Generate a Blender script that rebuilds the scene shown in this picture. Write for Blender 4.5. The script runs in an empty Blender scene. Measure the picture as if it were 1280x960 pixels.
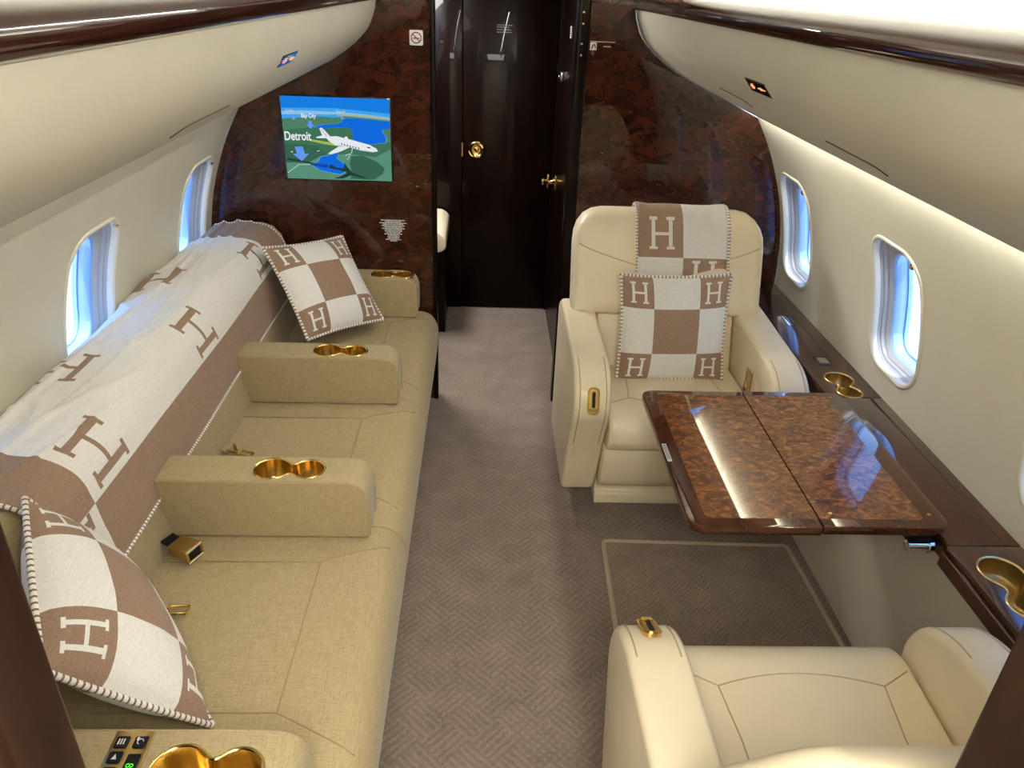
import bpy, bmesh, math, random
from math import sin, cos, pi, radians, sqrt
from mathutils import Vector, Matrix, noise
random.seed(4)
S = bpy.context.scene
COL = S.collection

# ------------------------------------------------------------------ cabin constants (metres, x right, y forward, z up)
CX, CZ, R = .062, .596, 1.154          # fuselage side wall: an arc of radius R about (CX, CZ)
YB = 2.98                              # face of the forward bulkhead
YA0, YA1 = .36, .42                    # aft bulkhead the photograph is taken through
YEND, YBACK = 4.05, -1.0
DL, DR = -.205, .350                   # forward doorway edges
AL, AR = -.338, .436                   # aft doorway edges

# ------------------------------------------------------------------ materials
def nn(nt, typ, **kw):
    n = nt.nodes.new(typ)
    for k, v in kw.items():
        if hasattr(n, k): setattr(n, k, v)
        else: n.inputs[k].default_value = v
    return n
def base_mat(name, col=(.5, .5, .5), rough=.5, metal=0, coat=0, coat_rough=.03, spec=.5, sheen=0):
    m = bpy.data.materials.new(name); m.use_nodes = True
    b = m.node_tree.nodes['Principled BSDF']
    b.inputs['Base Color'].default_value = (*col, 1)
    b.inputs['Roughness'].default_value = rough
    b.inputs['Metallic'].default_value = metal
    b.inputs['Coat Weight'].default_value = coat
    b.inputs['Coat Roughness'].default_value = coat_rough
    b.inputs['Specular IOR Level'].default_value = spec
    b.inputs['Sheen Weight'].default_value = sheen
    return m, m.node_tree, b
def coords(nt, scale=(1, 1, 1), rot=(0, 0, 0)):
    tc = nn(nt, 'ShaderNodeTexCoord'); mp = nn(nt, 'ShaderNodeMapping')
    mp.inputs['Scale'].default_value = scale; mp.inputs['Rotation'].default_value = rot
    nt.links.new(tc.outputs['Object'], mp.inputs['Vector'])
    return mp.outputs['Vector']
def tex_noise(nt, vec, scale, detail=4, rough=.5, dist=0):
    n = nn(nt, 'ShaderNodeTexNoise')
    n.inputs['Scale'].default_value = scale; n.inputs['Detail'].default_value = detail
    n.inputs['Roughness'].default_value = rough; n.inputs['Distortion'].default_value = dist
    nt.links.new(vec, n.inputs['Vector']); return n.outputs['Fac']
def ramp(nt, fac, stops):
    r = nn(nt, 'ShaderNodeValToRGB'); e = r.color_ramp.elements
    while len(e) < len(stops): e.new(.5)
    for i, (p, c) in enumerate(stops):
        e[i].position = p; e[i].color = (*c, 1)
    nt.links.new(fac, r.inputs['Fac']); return r.outputs['Color']
def math_n(nt, op, a, b=None):
    n = nn(nt, 'ShaderNodeMath', operation=op)
    for i, v in enumerate((a, b)):
        if v is None: continue
        if isinstance(v, (int, float)): n.inputs[i].default_value = v
        else: nt.links.new(v, n.inputs[i])
    return n.outputs[0]
def mixc(nt, fac, a, b, blend='MIX'):
    n = nn(nt, 'ShaderNodeMix', data_type='RGBA', blend_type=blend)
    for sock, v in ((n.inputs[0], fac), (n.inputs[6], a), (n.inputs[7], b)):
        if isinstance(v, (int, float)): sock.default_value = v
        elif isinstance(v, tuple): sock.default_value = (*v, 1)
        else: nt.links.new(v, sock)
    return n.outputs[2]
def bump(nt, b, h, strength=.2, dist=.002):
    n = nn(nt, 'ShaderNodeBump'); n.inputs['Strength'].default_value = strength; n.inputs['Distance'].default_value = dist
    nt.links.new(h, n.inputs['Height']); nt.links.new(n.outputs['Normal'], b.inputs['Normal'])

def soft_mat(name, col, rough=.45, grain=350, bumpd=.0006, var=.06, spec=.4, strength=.35):
    m, nt, b = base_mat(name, col, rough, spec=spec)
    v = coords(nt)
    h = tex_noise(nt, v, grain, 3, .6)
    lo = tex_noise(nt, v, 5, 3)
    c = ramp(nt, lo, [(.3, tuple(x*(1-var) for x in col)), (.7, tuple(min(1, x*(1+var)) for x in col))])
    nt.links.new(c, b.inputs['Base Color'])
    bump(nt, b, h, strength, bumpd)
    return m
def weave_mat(name, c0, c1, thread=420, rough=.85, strength=.5):
    m, nt, b = base_mat(name, c0, rough, spec=.2, sheen=.15)
    va = coords(nt, (.06, 1, 1)); vb = coords(nt, (1, .06, 1)); vc = coords(nt, (1, 1, .06))
    a = tex_noise(nt, va, thread, 2); d = tex_noise(nt, vb, thread, 2); e = tex_noise(nt, vc, thread, 2)
    s = math_n(nt, 'ADD', math_n(nt, 'ADD', a, d), e)
    s = math_n(nt, 'MULTIPLY', s, 1/3)
    c = ramp(nt, s, [(.40, c1), (.58, c0)])
    nt.links.new(c, b.inputs['Base Color'])
    bump(nt, b, s, strength, .0012)
    return m
def wood_mat(name, stops, scale=7, stretch=(1, 1, 1), rough=.25, coat=1, dist=1.6, spec=.08, coat_rough=.02):
    m, nt, b = base_mat(name, stops[0][1], rough, coat=coat, coat_rough=coat_rough, spec=spec)
    v = coords(nt, stretch)
    a = tex_noise(nt, v, scale, 9, .62, dist)
    f = tex_noise(nt, v, scale*7, 4, .6, .6)
    s = math_n(nt, 'ADD', math_n(nt, 'MULTIPLY', a, .72), math_n(nt, 'MULTIPLY', f, .28))
    nt.links.new(ramp(nt, s, stops), b.inputs['Base Color'])
    return m
def emit_mat(name, col, strength):
    m = bpy.data.materials.new(name); m.use_nodes = True; nt = m.node_tree
    nt.nodes.clear(); e = nn(nt, 'ShaderNodeEmission'); o = nn(nt, 'ShaderNodeOutputMaterial')
    e.inputs['Color'].default_value = (*col, 1); e.inputs['Strength'].default_value = strength
    nt.links.new(e.outputs[0], o.inputs[0]); return m

M = {}
M['leather'] = soft_mat('cream_leather', (.79, .68, .49), .40, 420, .0007)
M['leather_wall'] = soft_mat('cream_side_panel', (.69, .655, .535), .55, 160, .0009, .03, .3, .5)
M['bin'] = soft_mat('cream_bin_vinyl', (.59, .555, .45), .50, 220, .0007, .03, .35)
M['ceiling'] = soft_mat('white_ceiling', (.86, .84, .78), .6, 200, .0004, .02)
M['panel_grey'] = soft_mat('ledge_side_vinyl', (.58, .52, .42), .5, 260, .0006, .03)
M['sofa'] = weave_mat('tan_woven_fabric', (.40, .315, .175), (.28, .215, .108), 560, .85, .35)
M['seam'] = base_mat('seam_thread_tan', (.28, .21, .105), .8)[0]
M['seam_leather'] = base_mat('seam_leather', (.44, .35, .22), .6)[0]
M['brown'] = weave_mat('wool_brown', (.315, .205, .145), (.225, .145, .10), 520)
M['white'] = weave_mat('wool_white', (.83, .81, .76), (.70, .68, .64), 520)
M['stitch_w'] = base_mat('stitch_white', (.80, .77, .70), .9)[0]
M['stitch_b'] = base_mat('stitch_brown', (.20, .125, .09), .9)[0]
M['burl'] = wood_mat('burl_bulkhead', [(.30, (.009, .0026, .0015)), (.45, (.027, .0070, .0034)), (.57, (.050, .0130, .0055)), (.74, (.090, .026, .010))], 15, (1, 1, 1.6), .22, 1, 1.0)
M['burl_table'] = wood_mat('burl_table_top', [(.34, (.022, .007, .0025)), (.46, (.088, .029, .009)), (.55, (.20, .072, .021)), (.68, (.40, .165, .05))], 24, (1, 1.6, 1), .3, 1, 1.8)
M['mahogany'] = wood_mat('mahogany_border', [(.30, (.026, .0075, .003)), (.5, (.052, .0145, .006)), (.7, (.088, .026, .010))], 22, (.5, .14, 1), .25)
M['frame_wood'] = wood_mat('aft_frame_wood', [(.30, (.006, .0016, .0009)), (.5, (.016, .0042, .002)), (.7, (.032, .009, .004))], 14, (1, 1, .12), .35, .25, 1.6, .3)
M['ledge_wood'] = wood_mat('mahogany_ledge', [(.30, (.018, .0052, .0025)), (.5, (.043, .0125, .0058)), (.7, (.075, .023, .010))], 16, (1, .14, 1), .28)
M['dark_wood'] = wood_mat('dark_gloss_wood', [(.30, (.0018, .0008, .0006)), (.55, (.005, .0016, .001)), (.75, (.010, .003, .0017))], 9, (1, 1, .25), .3, .16)
M['valance'] = wood_mat('valance_wood', [(.30, (.010, .0033, .002)), (.55, (.032, .009, .005)), (.75, (.055, .016, .008))], 9, (1, .12, 1), .2)
M['brass'] = base_mat('polished_brass', (.83, .58, .20), .16, 1)[0]
M['brass_sofa'] = base_mat('cup_brass', (.62, .44, .16), .22, 1)[0]
M['brass_dull'] = base_mat('brushed_brass', (.62, .44, .18), .30, 1)[0]
M['brass_well'] = base_mat('shaded_brass', (.40, .28, .11), .34, 1)[0]  # darker brass: the shade inside the ledge wells put into the colour
M['chrome'] = base_mat('chrome', (.8, .8, .8), .1, 1)[0]
M['black'] = base_mat('black_plastic', (.006, .006, .007), .4, spec=.25)[0]
M['black_gloss'] = base_mat('black_glass', (.004, .004, .006), .06, coat=1)[0]
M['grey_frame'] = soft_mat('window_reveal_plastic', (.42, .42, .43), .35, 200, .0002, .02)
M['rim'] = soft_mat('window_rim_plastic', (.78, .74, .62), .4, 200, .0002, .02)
M['tunnel'] = soft_mat('outer_reveal_skylight_tint', (.50, .68, .92), .4, 100, .0002, .02)  # blue of the skylight painted into the reveal's own colour
M['shade'] = soft_mat('shade_fabric', (.55, .55, .56), .6, 300, .0003, .02)
M['sign_white'] = base_mat('sign_white', (.85, .84, .82), .4)[0]
M['sign_red'] = base_mat('sign_red', (.20, .006, .012), .4)[0]
M['sign_dark'] = base_mat('sign_black', (.02, .012, .012), .4)[0]
M['print'] = base_mat('print_silver', (.66, .66, .68), .5)[0]
M['print_dim'] = base_mat('print_grey', (.14, .14, .15), .5)[0]
M['groove'] = base_mat('groove_dark', (.05, .042, .035), .7)[0]
M['mat_edge'] = base_mat('mat_binding', (.40, .31, .22), .9)[0]
M['concrete'] = soft_mat('apron_concrete', (.62, .66, .70), .9, 3, .01, .08)
M['led_-1'] = emit_mat('cove_led_left', (1, .97, .85), 24)
M['led_1'] = emit_mat('cove_led_right', (1, .97, .85), 54)
M['wash_-1'] = emit_mat('wash_led_left', (1, .98, .88), 11)
M['wash_1'] = emit_mat('wash_led_right', (1, .975, .84), 70)
M['lens'] = emit_mat('added_slot_lens', (1, .90, .78), 4)  # glow of the added ceiling strip
M['amber'] = emit_mat('sign_amber', (1, .36, .14), 1.6)
M['green'] = emit_mat('display_green', (.10, .95, .05), 1.2)
M['sky_scr'] = emit_mat('screen_sky', (.012, .24, .86), 1)
M['screen'] = {}
for k, c in dict(sky=(.010, .225, .83), skylow=(.06, .40, .92), haze=(.30, .58, .86), land=(.055, .185, .105), landmid=(.085, .235, .145),
                 landlow=(.105, .30, .20), water=(.006, .155, .78), sand=(.40, .50, .36), white=(.86, .90, .94), arrow=(.14, .35, .92),
                 arrowdim=(.16, .38, .80), trail=(.42, .52, .10), shadow=(.018, .05, .05), shadowblue=(.012, .07, .33), wingshade=(.55, .63, .72),
                 dark=(.02, .04, .10), coast=(.25, .55, .80), dark2=(.045, .14, .085)).items():
    M['screen'][k] = emit_mat('screen_' + k, c, .95)

def carpet_mat(name, c0, c1, cell, contrast=1):
    m, nt, b = base_mat(name, c0, .95, spec=.1, sheen=.25)
    v = coords(nt, (1/cell, 1/cell, 1/cell), (0, 0, radians(45)))
    ch = nn(nt, 'ShaderNodeTexChecker'); ch.inputs['Scale'].default_value = 1
    ch.inputs['Color1'].default_value = (0, 0, 0, 1); ch.inputs['Color2'].default_value = (1, 1, 1, 1)
    # push the flat floor off z = 0, where the checker's cells would flip
    add = nn(nt, 'ShaderNodeVectorMath', operation='ADD'); add.inputs[1].default_value = (.003, .003, .37)
    # tufts wander a little off the straight
    wob = nn(nt, 'ShaderNodeTexNoise'); wob.inputs['Scale'].default_value = 60; wob.inputs['Detail'].default_value = 2
    nt.links.new(coords(nt), wob.inputs['Vector'])
    wsc = nn(nt, 'ShaderNodeVectorMath', operation='MULTIPLY'); wsc.inputs[1].default_value = (.16, .16, 0)
    nt.links.new(wob.outputs['Color'], wsc.inputs[0])
    vsum = nn(nt, 'ShaderNodeVectorMath', operation='ADD'); nt.links.new(v, vsum.inputs[0]); nt.links.new(wsc.outputs[0], vsum.inputs[1])
    nt.links.new(vsum.outputs[0], add.inputs[0]); nt.links.new(add.outputs[0], ch.inputs['Vector'])
    sx = nn(nt, 'ShaderNodeSeparateXYZ'); nt.links.new(add.outputs[0], sx.inputs[0])
    st = []
    for ax in (0, 1):
        w = math_n(nt, 'SINE', math_n(nt, 'MULTIPLY', sx.outputs[ax], 2*pi*5))
        st.append(math_n(nt, 'ADD', math_n(nt, 'MULTIPLY', w, .5), .5))
    big = nn(nt, 'ShaderNodeTexChecker'); big.inputs['Scale'].default_value = .5
    nt.links.new(add.outputs[0], big.inputs['Vector'])
    mix = nn(nt, 'ShaderNodeMix', data_type='FLOAT')
    nt.links.new(ch.outputs['Fac'], mix.inputs[0]); nt.links.new(st[0], mix.inputs[2]); nt.links.new(st[1], mix.inputs[3])
    dots = math_n(nt, 'MULTIPLY', st[0], st[1])
    ns = tex_noise(nt, coords(nt), 3.2/cell/8, 1)
    gate = math_n(nt, 'GREATER_THAN', ns, .60)
    mix2 = nn(nt, 'ShaderNodeMix', data_type='FLOAT')
    nt.links.new(gate, mix2.inputs[0]); nt.links.new(mix.outputs[0], mix2.inputs[2]); nt.links.new(dots, mix2.inputs[3])
    pile = tex_noise(nt, coords(nt), 130, 6, .9)
    worn = math_n(nt, 'MULTIPLY', tex_noise(nt, coords(nt), 46, 4, .7), 1.7)
    stripe = math_n(nt, 'MULTIPLY', mix2.outputs[0], worn)
    h = math_n(nt, 'ADD', math_n(nt, 'MULTIPLY', stripe, .55*contrast), math_n(nt, 'MULTIPLY', pile, .95))
    lo = math_n(nt, 'MULTIPLY', tex_noise(nt, coords(nt), 9, 3), .36)
    c = ramp(nt, math_n(nt, 'ADD', h, lo), [(.42, c1), (.98, c0)])
    nt.links.new(c, b.inputs['Base Color'])
    bump(nt, b, h, .7, .004)
    return m
M['carpet'] = carpet_mat('taupe_carpet', (.305, .232, .182), (.085, .062, .046), .088, .34)
M['mat'] = carpet_mat('taupe_mat', (.33, .245, .175), (.095, .068, .047), .060, .36)

def glass_mat():
    m = bpy.data.materials.new('cabin_pane'); m.use_nodes = True; nt = m.node_tree; nt.nodes.clear()
    o = nn(nt, 'ShaderNodeOutputMaterial'); t = nn(nt, 'ShaderNodeBsdfTransparent'); g = nn(nt, 'ShaderNodeBsdfGlossy')
    t.inputs['Color'].default_value = (.86, .93, 1, 1); g.inputs['Roughness'].default_value = .02
    fr = nn(nt, 'ShaderNodeFresnel'); fr.inputs['IOR'].default_value = 1.35
    mx = nn(nt, 'ShaderNodeMixShader')
    nt.links.new(fr.outputs[0], mx.inputs[0]); nt.links.new(t.outputs[0], mx.inputs[1]); nt.links.new(g.outputs[0], mx.inputs[2])
    nt.links.new(mx.outputs[0], o.inputs[0]); return m
M['pane'] = glass_mat()

# ------------------------------------------------------------------ object helpers
def bm_new(): return bmesh.new()
def wpos(o):
    p = Vector(o.location)
    while o.parent: o = o.parent; p += Vector(o.location)
    return p
def put(name, me, parent=None, loc=None):
    o = bpy.data.objects.new(name, me); COL.objects.link(o)
    if parent is not None:
        o.parent = parent
        o.location = -wpos(parent)
    return o
def obj(name, bm, mats, parent=None, smooth=40, solid=0, solid_off=1):
    bm.normal_update()
    me = bpy.data.meshes.new(name); bm.to_mesh(me); bm.free()
    if not isinstance(mats, (list, tuple)): mats = [mats]
    for m in mats: me.materials.append(M[m] if isinstance(m, str) else m)
    if smooth:
        for p in me.polygons: p.use_smooth = True
        if smooth < 180: me.set_sharp_from_angle(angle=radians(smooth))
    o = put(name, me, parent)
    if solid:
        sm = o.modifiers.new('thickness', 'SOLIDIFY'); sm.thickness = solid; sm.offset = solid_off
    return o
def thing(name, loc, label, cat, group=None):
    o = bpy.data.objects.new(name, None); COL.objects.link(o); o.location = loc; o.empty_display_size = .05
    tag(o, label, cat, group); return o
def tag(o, label, cat, group=None, kind=None):
    o['label'] = label; o['category'] = cat
    if group: o['group'] = group
    if kind: o['kind'] = kind
    return o
def struct(o): o['kind'] = 'structure'; return o

def box(bm, x0, x1, y0, y1, z0, z1, bev=0, seg=2, mi=0):
    t = bmesh.new()
    bmesh.ops.create_cube(t, size=1)
    for v in t.verts:
        v.co = Vector(((x0+x1)/2 + v.co.x*(x1-x0), (y0+y1)/2 + v.co.y*(y1-y0), (z0+z1)/2 + v.co.z*(z1-z0)))
    if bev: bmesh.ops.bevel(t, geom=t.edges[:], offset=bev, segments=seg, profile=.5, affect='EDGES')
    merge(bm, t, mi); return bm
def merge(bm, t, mi=0, mat=None):
    if mat is not None: bmesh.ops.transform(t, matrix=mat, verts=t.verts)
    vm = {v: bm.verts.new(v.co) for v in t.verts}
    for f in t.faces:
        try:
            nf = bm.faces.new([vm[v] for v in f.verts]); nf.material_index = mi if mi is not None else f.material_index
        except ValueError: pass
    t.free()
def prism(pts, axis, a0, a1, bev=0, seg=3, ang=30):
    """2-D outline extruded along an axis. axis 'y': pts are (x,z); 'x': (y,z); 'z': (x,y)."""
    t = bmesh.new()
    def P(p, a): return Vector((p[0], a, p[1])) if axis == 'y' else Vector((a, p[0], p[1])) if axis == 'x' else Vector((p[0], p[1], a))
    A = [t.verts.new(P(p, a0)) for p in pts]; B = [t.verts.new(P(p, a1)) for p in pts]
    n = len(pts)
    t.faces.new(A); t.faces.new(B[::-1])
    for i in range(n): t.faces.new((A[i], B[i], B[(i+1) % n], A[(i+1) % n]))
    bmesh.ops.recalc_face_normals(t, faces=t.faces)
    if bev:
        es = [e for e in t.edges if len(e.link_faces) == 2 and e.calc_face_angle(0) > radians(ang)]
        bmesh.ops.bevel(t, geom=es, offset=bev, segments=seg, profile=.5, affect='EDGES', clamp_overlap=True)
    return t
def roundpoly(pts, r, n=5):
    """round the corners of a polygon; r a number or one per corner"""
    out = []; m = len(pts)
    for i in range(m):
        p = Vector(pts[i]); a = Vector(pts[i-1]) - p; b = Vector(pts[(i+1) % m]) - p
        rr = r[i] if isinstance(r, (list, tuple)) else r
        rr = min(rr, a.length*.48, b.length*.48)
        if rr <= 0: out.append(tuple(p)); continue
        p0 = p + a.normalized()*rr; p1 = p + b.normalized()*rr
        for k in range(n+1):
            t = k/n; out.append(tuple(p0*(1-t)**2 + p*2*t*(1-t) + p1*t*t))
    return out
def tube(bm, path, r, n=8, closed=False, mi=0, alt=None):
    path = [Vector(p) for p in path]; m = len(path); rings = []
    for i, p in enumerate(path):
        d = (path[(i+1) % m] - path[i-1]) if (closed or 0 < i < m-1) else (path[1]-path[0] if i == 0 else path[-1]-path[-2])
        d.normalize()
        u = d.cross(Vector((0, 0, 1)))
        if u.length < .05: u = d.cross(Vector((1, 0, 0)))
        u.normalize(); w = d.cross(u)
        rings.append([bm.verts.new(p + (u*cos(2*pi*k/n) + w*sin(2*pi*k/n))*r) for k in range(n)])
    for i in range(m if closed else m-1):
        A, B = rings[i], rings[(i+1) % m]
        for k in range(n):
            f = bm.faces.new((A[k], A[(k+1) % n], B[(k+1) % n], B[k]))
            f.material_index = mi if alt is None else alt[i % len(alt)]
    if not closed:
        for rg in (rings[0][::-1], rings[-1]):
            f = bm.faces.new(rg); f.material_index = mi
    return bm
def resample(path, step):
    path = [Vector(p) for p in path]; out = [path[0]]; acc = 0
    for a, b in zip(path, path[1:]):
        L = (b-a).length; t = step - acc
        while t <= L:
            out.append(a + (b-a)*(t/L)); t += step
        acc = (acc + L) % step
    return out
def lathe(bm, prof, c, axis='z', n=24, mi=0):
    rings = []
    for r, h in prof:
        rg = []
        for k in range(n):
            a = 2*pi*k/n
            v = {'z': (r*cos(a), r*sin(a), h), 'y': (r*cos(a), h, r*sin(a)), 'x': (h, r*cos(a), r*sin(a))}[axis]
            rg.append(bm.verts.new(Vector(c) + Vector(v)))
        rings.append(rg)
    for A, B in zip(rings, rings[1:]):
        for k in range(n):
            f = bm.faces.new((A[k], A[(k+1) % n], B[(k+1) % n], B[k])); f.material_index = mi
    for rg in (rings[0], rings[-1]):
        f = bm.faces.new(rg); f.material_index = mi
    bmesh.ops.recalc_face_normals(bm, faces=bm.faces)
    return bm
def flat(bm, pts, mi=0):
    """pts: 3-D polygon -> triangulated face"""
    t = bmesh.new(); vs = [t.verts.new(p) for p in pts]; f = t.faces.new(vs); f.normal_update()
    bmesh.ops.triangulate(t, faces=t.faces); merge(bm, t, mi); return bm
def cut(o, cutter_bm):
    """subtract a shape from an object's mesh"""
    me = bpy.data.meshes.new('cutter'); cutter_bm.to_mesh(me); cutter_bm.free()
    c = bpy.data.objects.new('cutter', me); COL.objects.link(c); c.location = wpos(o)
    b = o.modifiers.new('cut', 'BOOLEAN'); b.operation = 'DIFFERENCE'; b.object = c; b.solver = 'EXACT'
    bpy.context.view_layer.update()
    dg = bpy.context.evaluated_depsgraph_get()
    nm = bpy.data.meshes.new_from_object(o.evaluated_get(dg))
    o.modifiers.clear(); old = o.data; o.data = nm; nm.name = o.name
    bpy.data.objects.remove(c); bpy.data.meshes.remove(me)
    for p in nm.polygons: p.use_smooth = True
    nm.set_sharp_from_angle(angle=radians(40))
def text(name, s, size, origin, ux, uz, mat, parent, align='LEFT', sx=1, bold=0):
    """flat lettering as a mesh; ux, uz the reading and the upward direction"""
    cu = bpy.data.curves.new(name, 'FONT'); cu.body = s; cu.size = size; cu.align_x = align; cu.extrude = .0001; cu.offset = bold
    tmp = bpy.data.objects.new(name, cu); COL.objects.link(tmp)
    bpy.context.view_layer.update()
    me = bpy.data.meshes.new_from_object(tmp.evaluated_get(bpy.context.evaluated_depsgraph_get()))
    bpy.data.objects.remove(tmp)
    ux = Vector(ux).normalized(); uz = Vector(uz).normalized(); un = ux.cross(uz)
    mt = Matrix.Translation(origin) @ Matrix((ux, uz, un)).transposed().to_4x4()
    me.transform(mt @ Matrix.Scale(sx, 4, (1, 0, 0))); me.materials.clear(); me.materials.append(M[mat] if isinstance(mat, str) else mat)
    return put(name, me, parent)

# ------------------------------------------------------------------ cabin section
def W(side, y, s, d=0):
    """point on the side wall: s arc length from the horizontal through the arc's centre, d depth outwards"""
    th = s/R
    return Vector((CX + side*(R+d)*cos(th), y, CZ + (R+d)*sin(th)))
ZLOW = .32                             # below this the side wall drops straight to the floor
BIN = [(.456, 1.59), (.462, 1.555), (.475, 1.52), (.49, 1.493), (.51, 1.47), (.543, 1.44), (.58, 1.413), (.622, 1.386), (.67, 1.362), (.74, 1.333), (.82, 1.300), (.957, 1.237)]
BIN_SHELL = BIN[:-1] + [(.885, 1.271)]
CEIL = [(.64, 1.556), (.635, 1.66), (.60, 1.73), (.54, 1.785), (.44, 1.825), (.25, 1.845), (0, 1.85)]
def section(side):
    """outline of the cabin on one side from the floor up to the ceiling's middle (x, z)"""
    pts = []
    s0 = R*math.asin((ZLOW-CZ)/R); s1 = R*math.asin((1.237-CZ)/R)
    pts.append((W(side, 0, s0).x, 0))
    for i in range(25):
        p = W(side, 0, s0 + (s1-s0)*i/24); pts.append((p.x, p.z))
    pts += [(CX+side*x, z) for x, z in BIN[::-1][1:]]
    pts += [(CX+side*.470, 1.632), (CX+side*.49, 1.60), (CX+side*.50, 1.556)]
    pts += [(CX+side*x, z) for x, z in CEIL]
    return pts

# floor
bm = bm_new(); box(bm, CX-1.13, CX+1.13, YBACK, YEND+.05, -.03, 0)
struct(obj('floor', bm, 'carpet', smooth=0))
# ceiling
bm = bm_new()
cp = [(CX-x, z) for x, z in CEIL] + [(CX+x, z) for x, z in CEIL[::-1][1:]]
A = [bm.verts.new((x, YBACK, z)) for x, z in cp]; B = [bm.verts.new((x, YB, z)) for x, z in cp]
for i in range(len(cp)-1): bm.faces.new((A[i], A[i+1], B[i+1], B[i]))
struct(obj('ceiling', bm, 'ceiling', smooth=60, solid=.01, solid_off=-1))

# side walls with window openings
WH, WWID, WS = .405, .278, 0           # opening height (arc), width
SC = R*math.asin((.865-CZ)/R)          # arc position of the window centres
def rr(w, h, r, n=14):
    pts = []
    for cx, cy, a0 in ((w/2-r, h/2-r, 0), (-w/2+r, h/2-r, 90), (-w/2+r, -h/2+r, 180), (w/2-r, -h/2+r, 270)):
        for k in range(n+1):
            a = radians(a0 + 90*k/n); pts.append((cx + r*cos(a), cy + r*sin(a)))
    # densify the straight runs
    out = []
    for i, p in enumerate(pts):
        q = pts[(i+1) % len(pts)]; out.append(p)
        L = math.dist(p, q); m = int(L/.03)
        for k in range(1, m+1): out.append((p[0]+(q[0]-p[0])*k/(m+1), p[1]+(q[1]-p[1])*k/(m+1)))
    return out
def wall_panel(side, centers):
    bm = bm_new(); s0 = R*math.asin((ZLOW-CZ)/R); s1 = R*math.asin((1.553-CZ)/R)
    edges = [YBACK] + [centers[0]-.40] + [(a+b)/2 for a, b in zip(centers, centers[1:])] + [YB]
    n = 26
    # aft plain stretch
    g = [[bm.verts.new(W(side, y, s0+(s1-s0)*j/n)) for j in range(n+1)] for y in (edges[0], edges[1])]
    for j in range(n): bm.faces.new((g[0][j], g[0][j+1], g[1][j+1], g[1][j]))
    hole = rr(WWID, WH, .085)
    for k, yc in enumerate(centers):
        y0, y1 = edges[k+1], edges[k+2]
        inner = hole; outer = []
        for (a, b) in hole:
            tx = ((y1-yc) if a > 0 else (yc-y0))/abs(a) if abs(a) > 1e-9 else 1e9
            ty = ((s1-SC) if b > 0 else (SC-s0))/abs(b) if abs(b) > 1e-9 else 1e9
            t = min(tx, ty); outer.append((a*t, b*t))
        # snap the points nearest to the rectangle's corners onto them
        for cy_, cs_ in ((y0-yc, s0-SC), (y1-yc, s0-SC), (y0-yc, s1-SC), (y1-yc, s1-SC)):
            i = min(range(len(outer)), key=lambda i: math.dist(outer[i], (cy_, cs_))); outer[i] = (cy_, cs_)
        K = 9; rings = []
        for q in range(K+1):
            t = (q/K)**1.4
            rings.append([bm.verts.new(W(side, yc + a[0]*(1-t)+b[0]*t, SC + a[1]*(1-t)+b[1]*t)) for a, b in zip(inner, outer)])
        m = len(hole)
        for q in range(K):
            for i in range(m): bm.faces.new((rings[q][i], rings[q][(i+1) % m], rings[q+1][(i+1) % m], rings[q+1][i]))
    bmesh.ops.remove_doubles(bm, verts=bm.verts, dist=.0008)
    b0 = W(side, YBACK, s0); b1 = W(side, YB, s0)
    bm.faces.new([bm.verts.new(p) for p in (b0, b1, (b1.x, YB, 0), (b0.x, YBACK, 0))])
    bmesh.ops.recalc_face_normals(bm, faces=bm.faces)
    return bm
LEFT_W, RIGHT_W = [1.15, 1.95, 2.755], [1.235, 1.99, 2.785]
struct(obj('wall_left', wall_panel(-1, LEFT_W), 'leather_wall', smooth=180))
struct(obj('wall_right', wall_panel(1, RIGHT_W), 'leather_wall', smooth=180))

def ring_strip(bm, side, yc, specs, mi=0):
    """loft of rounded-rectangle rings: (inset_side, inset_top, inset_bottom, depth, corner radius)"""
    rings = []
    for ins, it, ib, d, r in specs:
        w = WWID-2*ins; h = WH-it-ib; off = (ib-it)/2
        pts = []
        for cx, cy, a0 in ((w/2-r, h/2-r, 0), (-w/2+r, h/2-r, 90), (-w/2+r, -h/2+r, 180), (w/2-r, -h/2+r, 270)):
            for k in range(13):
                a = radians(a0+90*k/12); pts.append((cx+r*cos(a), cy+r*sin(a)))
            # straight run gets two more points
            nx = {0: (-w/2+r, h/2), 90: (-w/2, -h/2+r), 180: (w/2-r, -h/2), 270: (w/2, h/2-r)}[a0]
            p = pts[-1]
            for k in (1, 2, 3, 4): pts.append((p[0]+(nx[0]-p[0])*k/5, p[1]+(nx[1]-p[1])*k/5))
        rings.append([bm.verts.new(W(side, yc+a, SC+off+b, d)) for a, b in pts])
    m = len(rings[0])
    for A, B in zip(rings, rings[1:]):
        for i in range(m):
            f = bm.faces.new((A[i], A[(i+1) % m], B[(i+1) % m], B[i])); f.material_index = mi
    return rings
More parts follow.
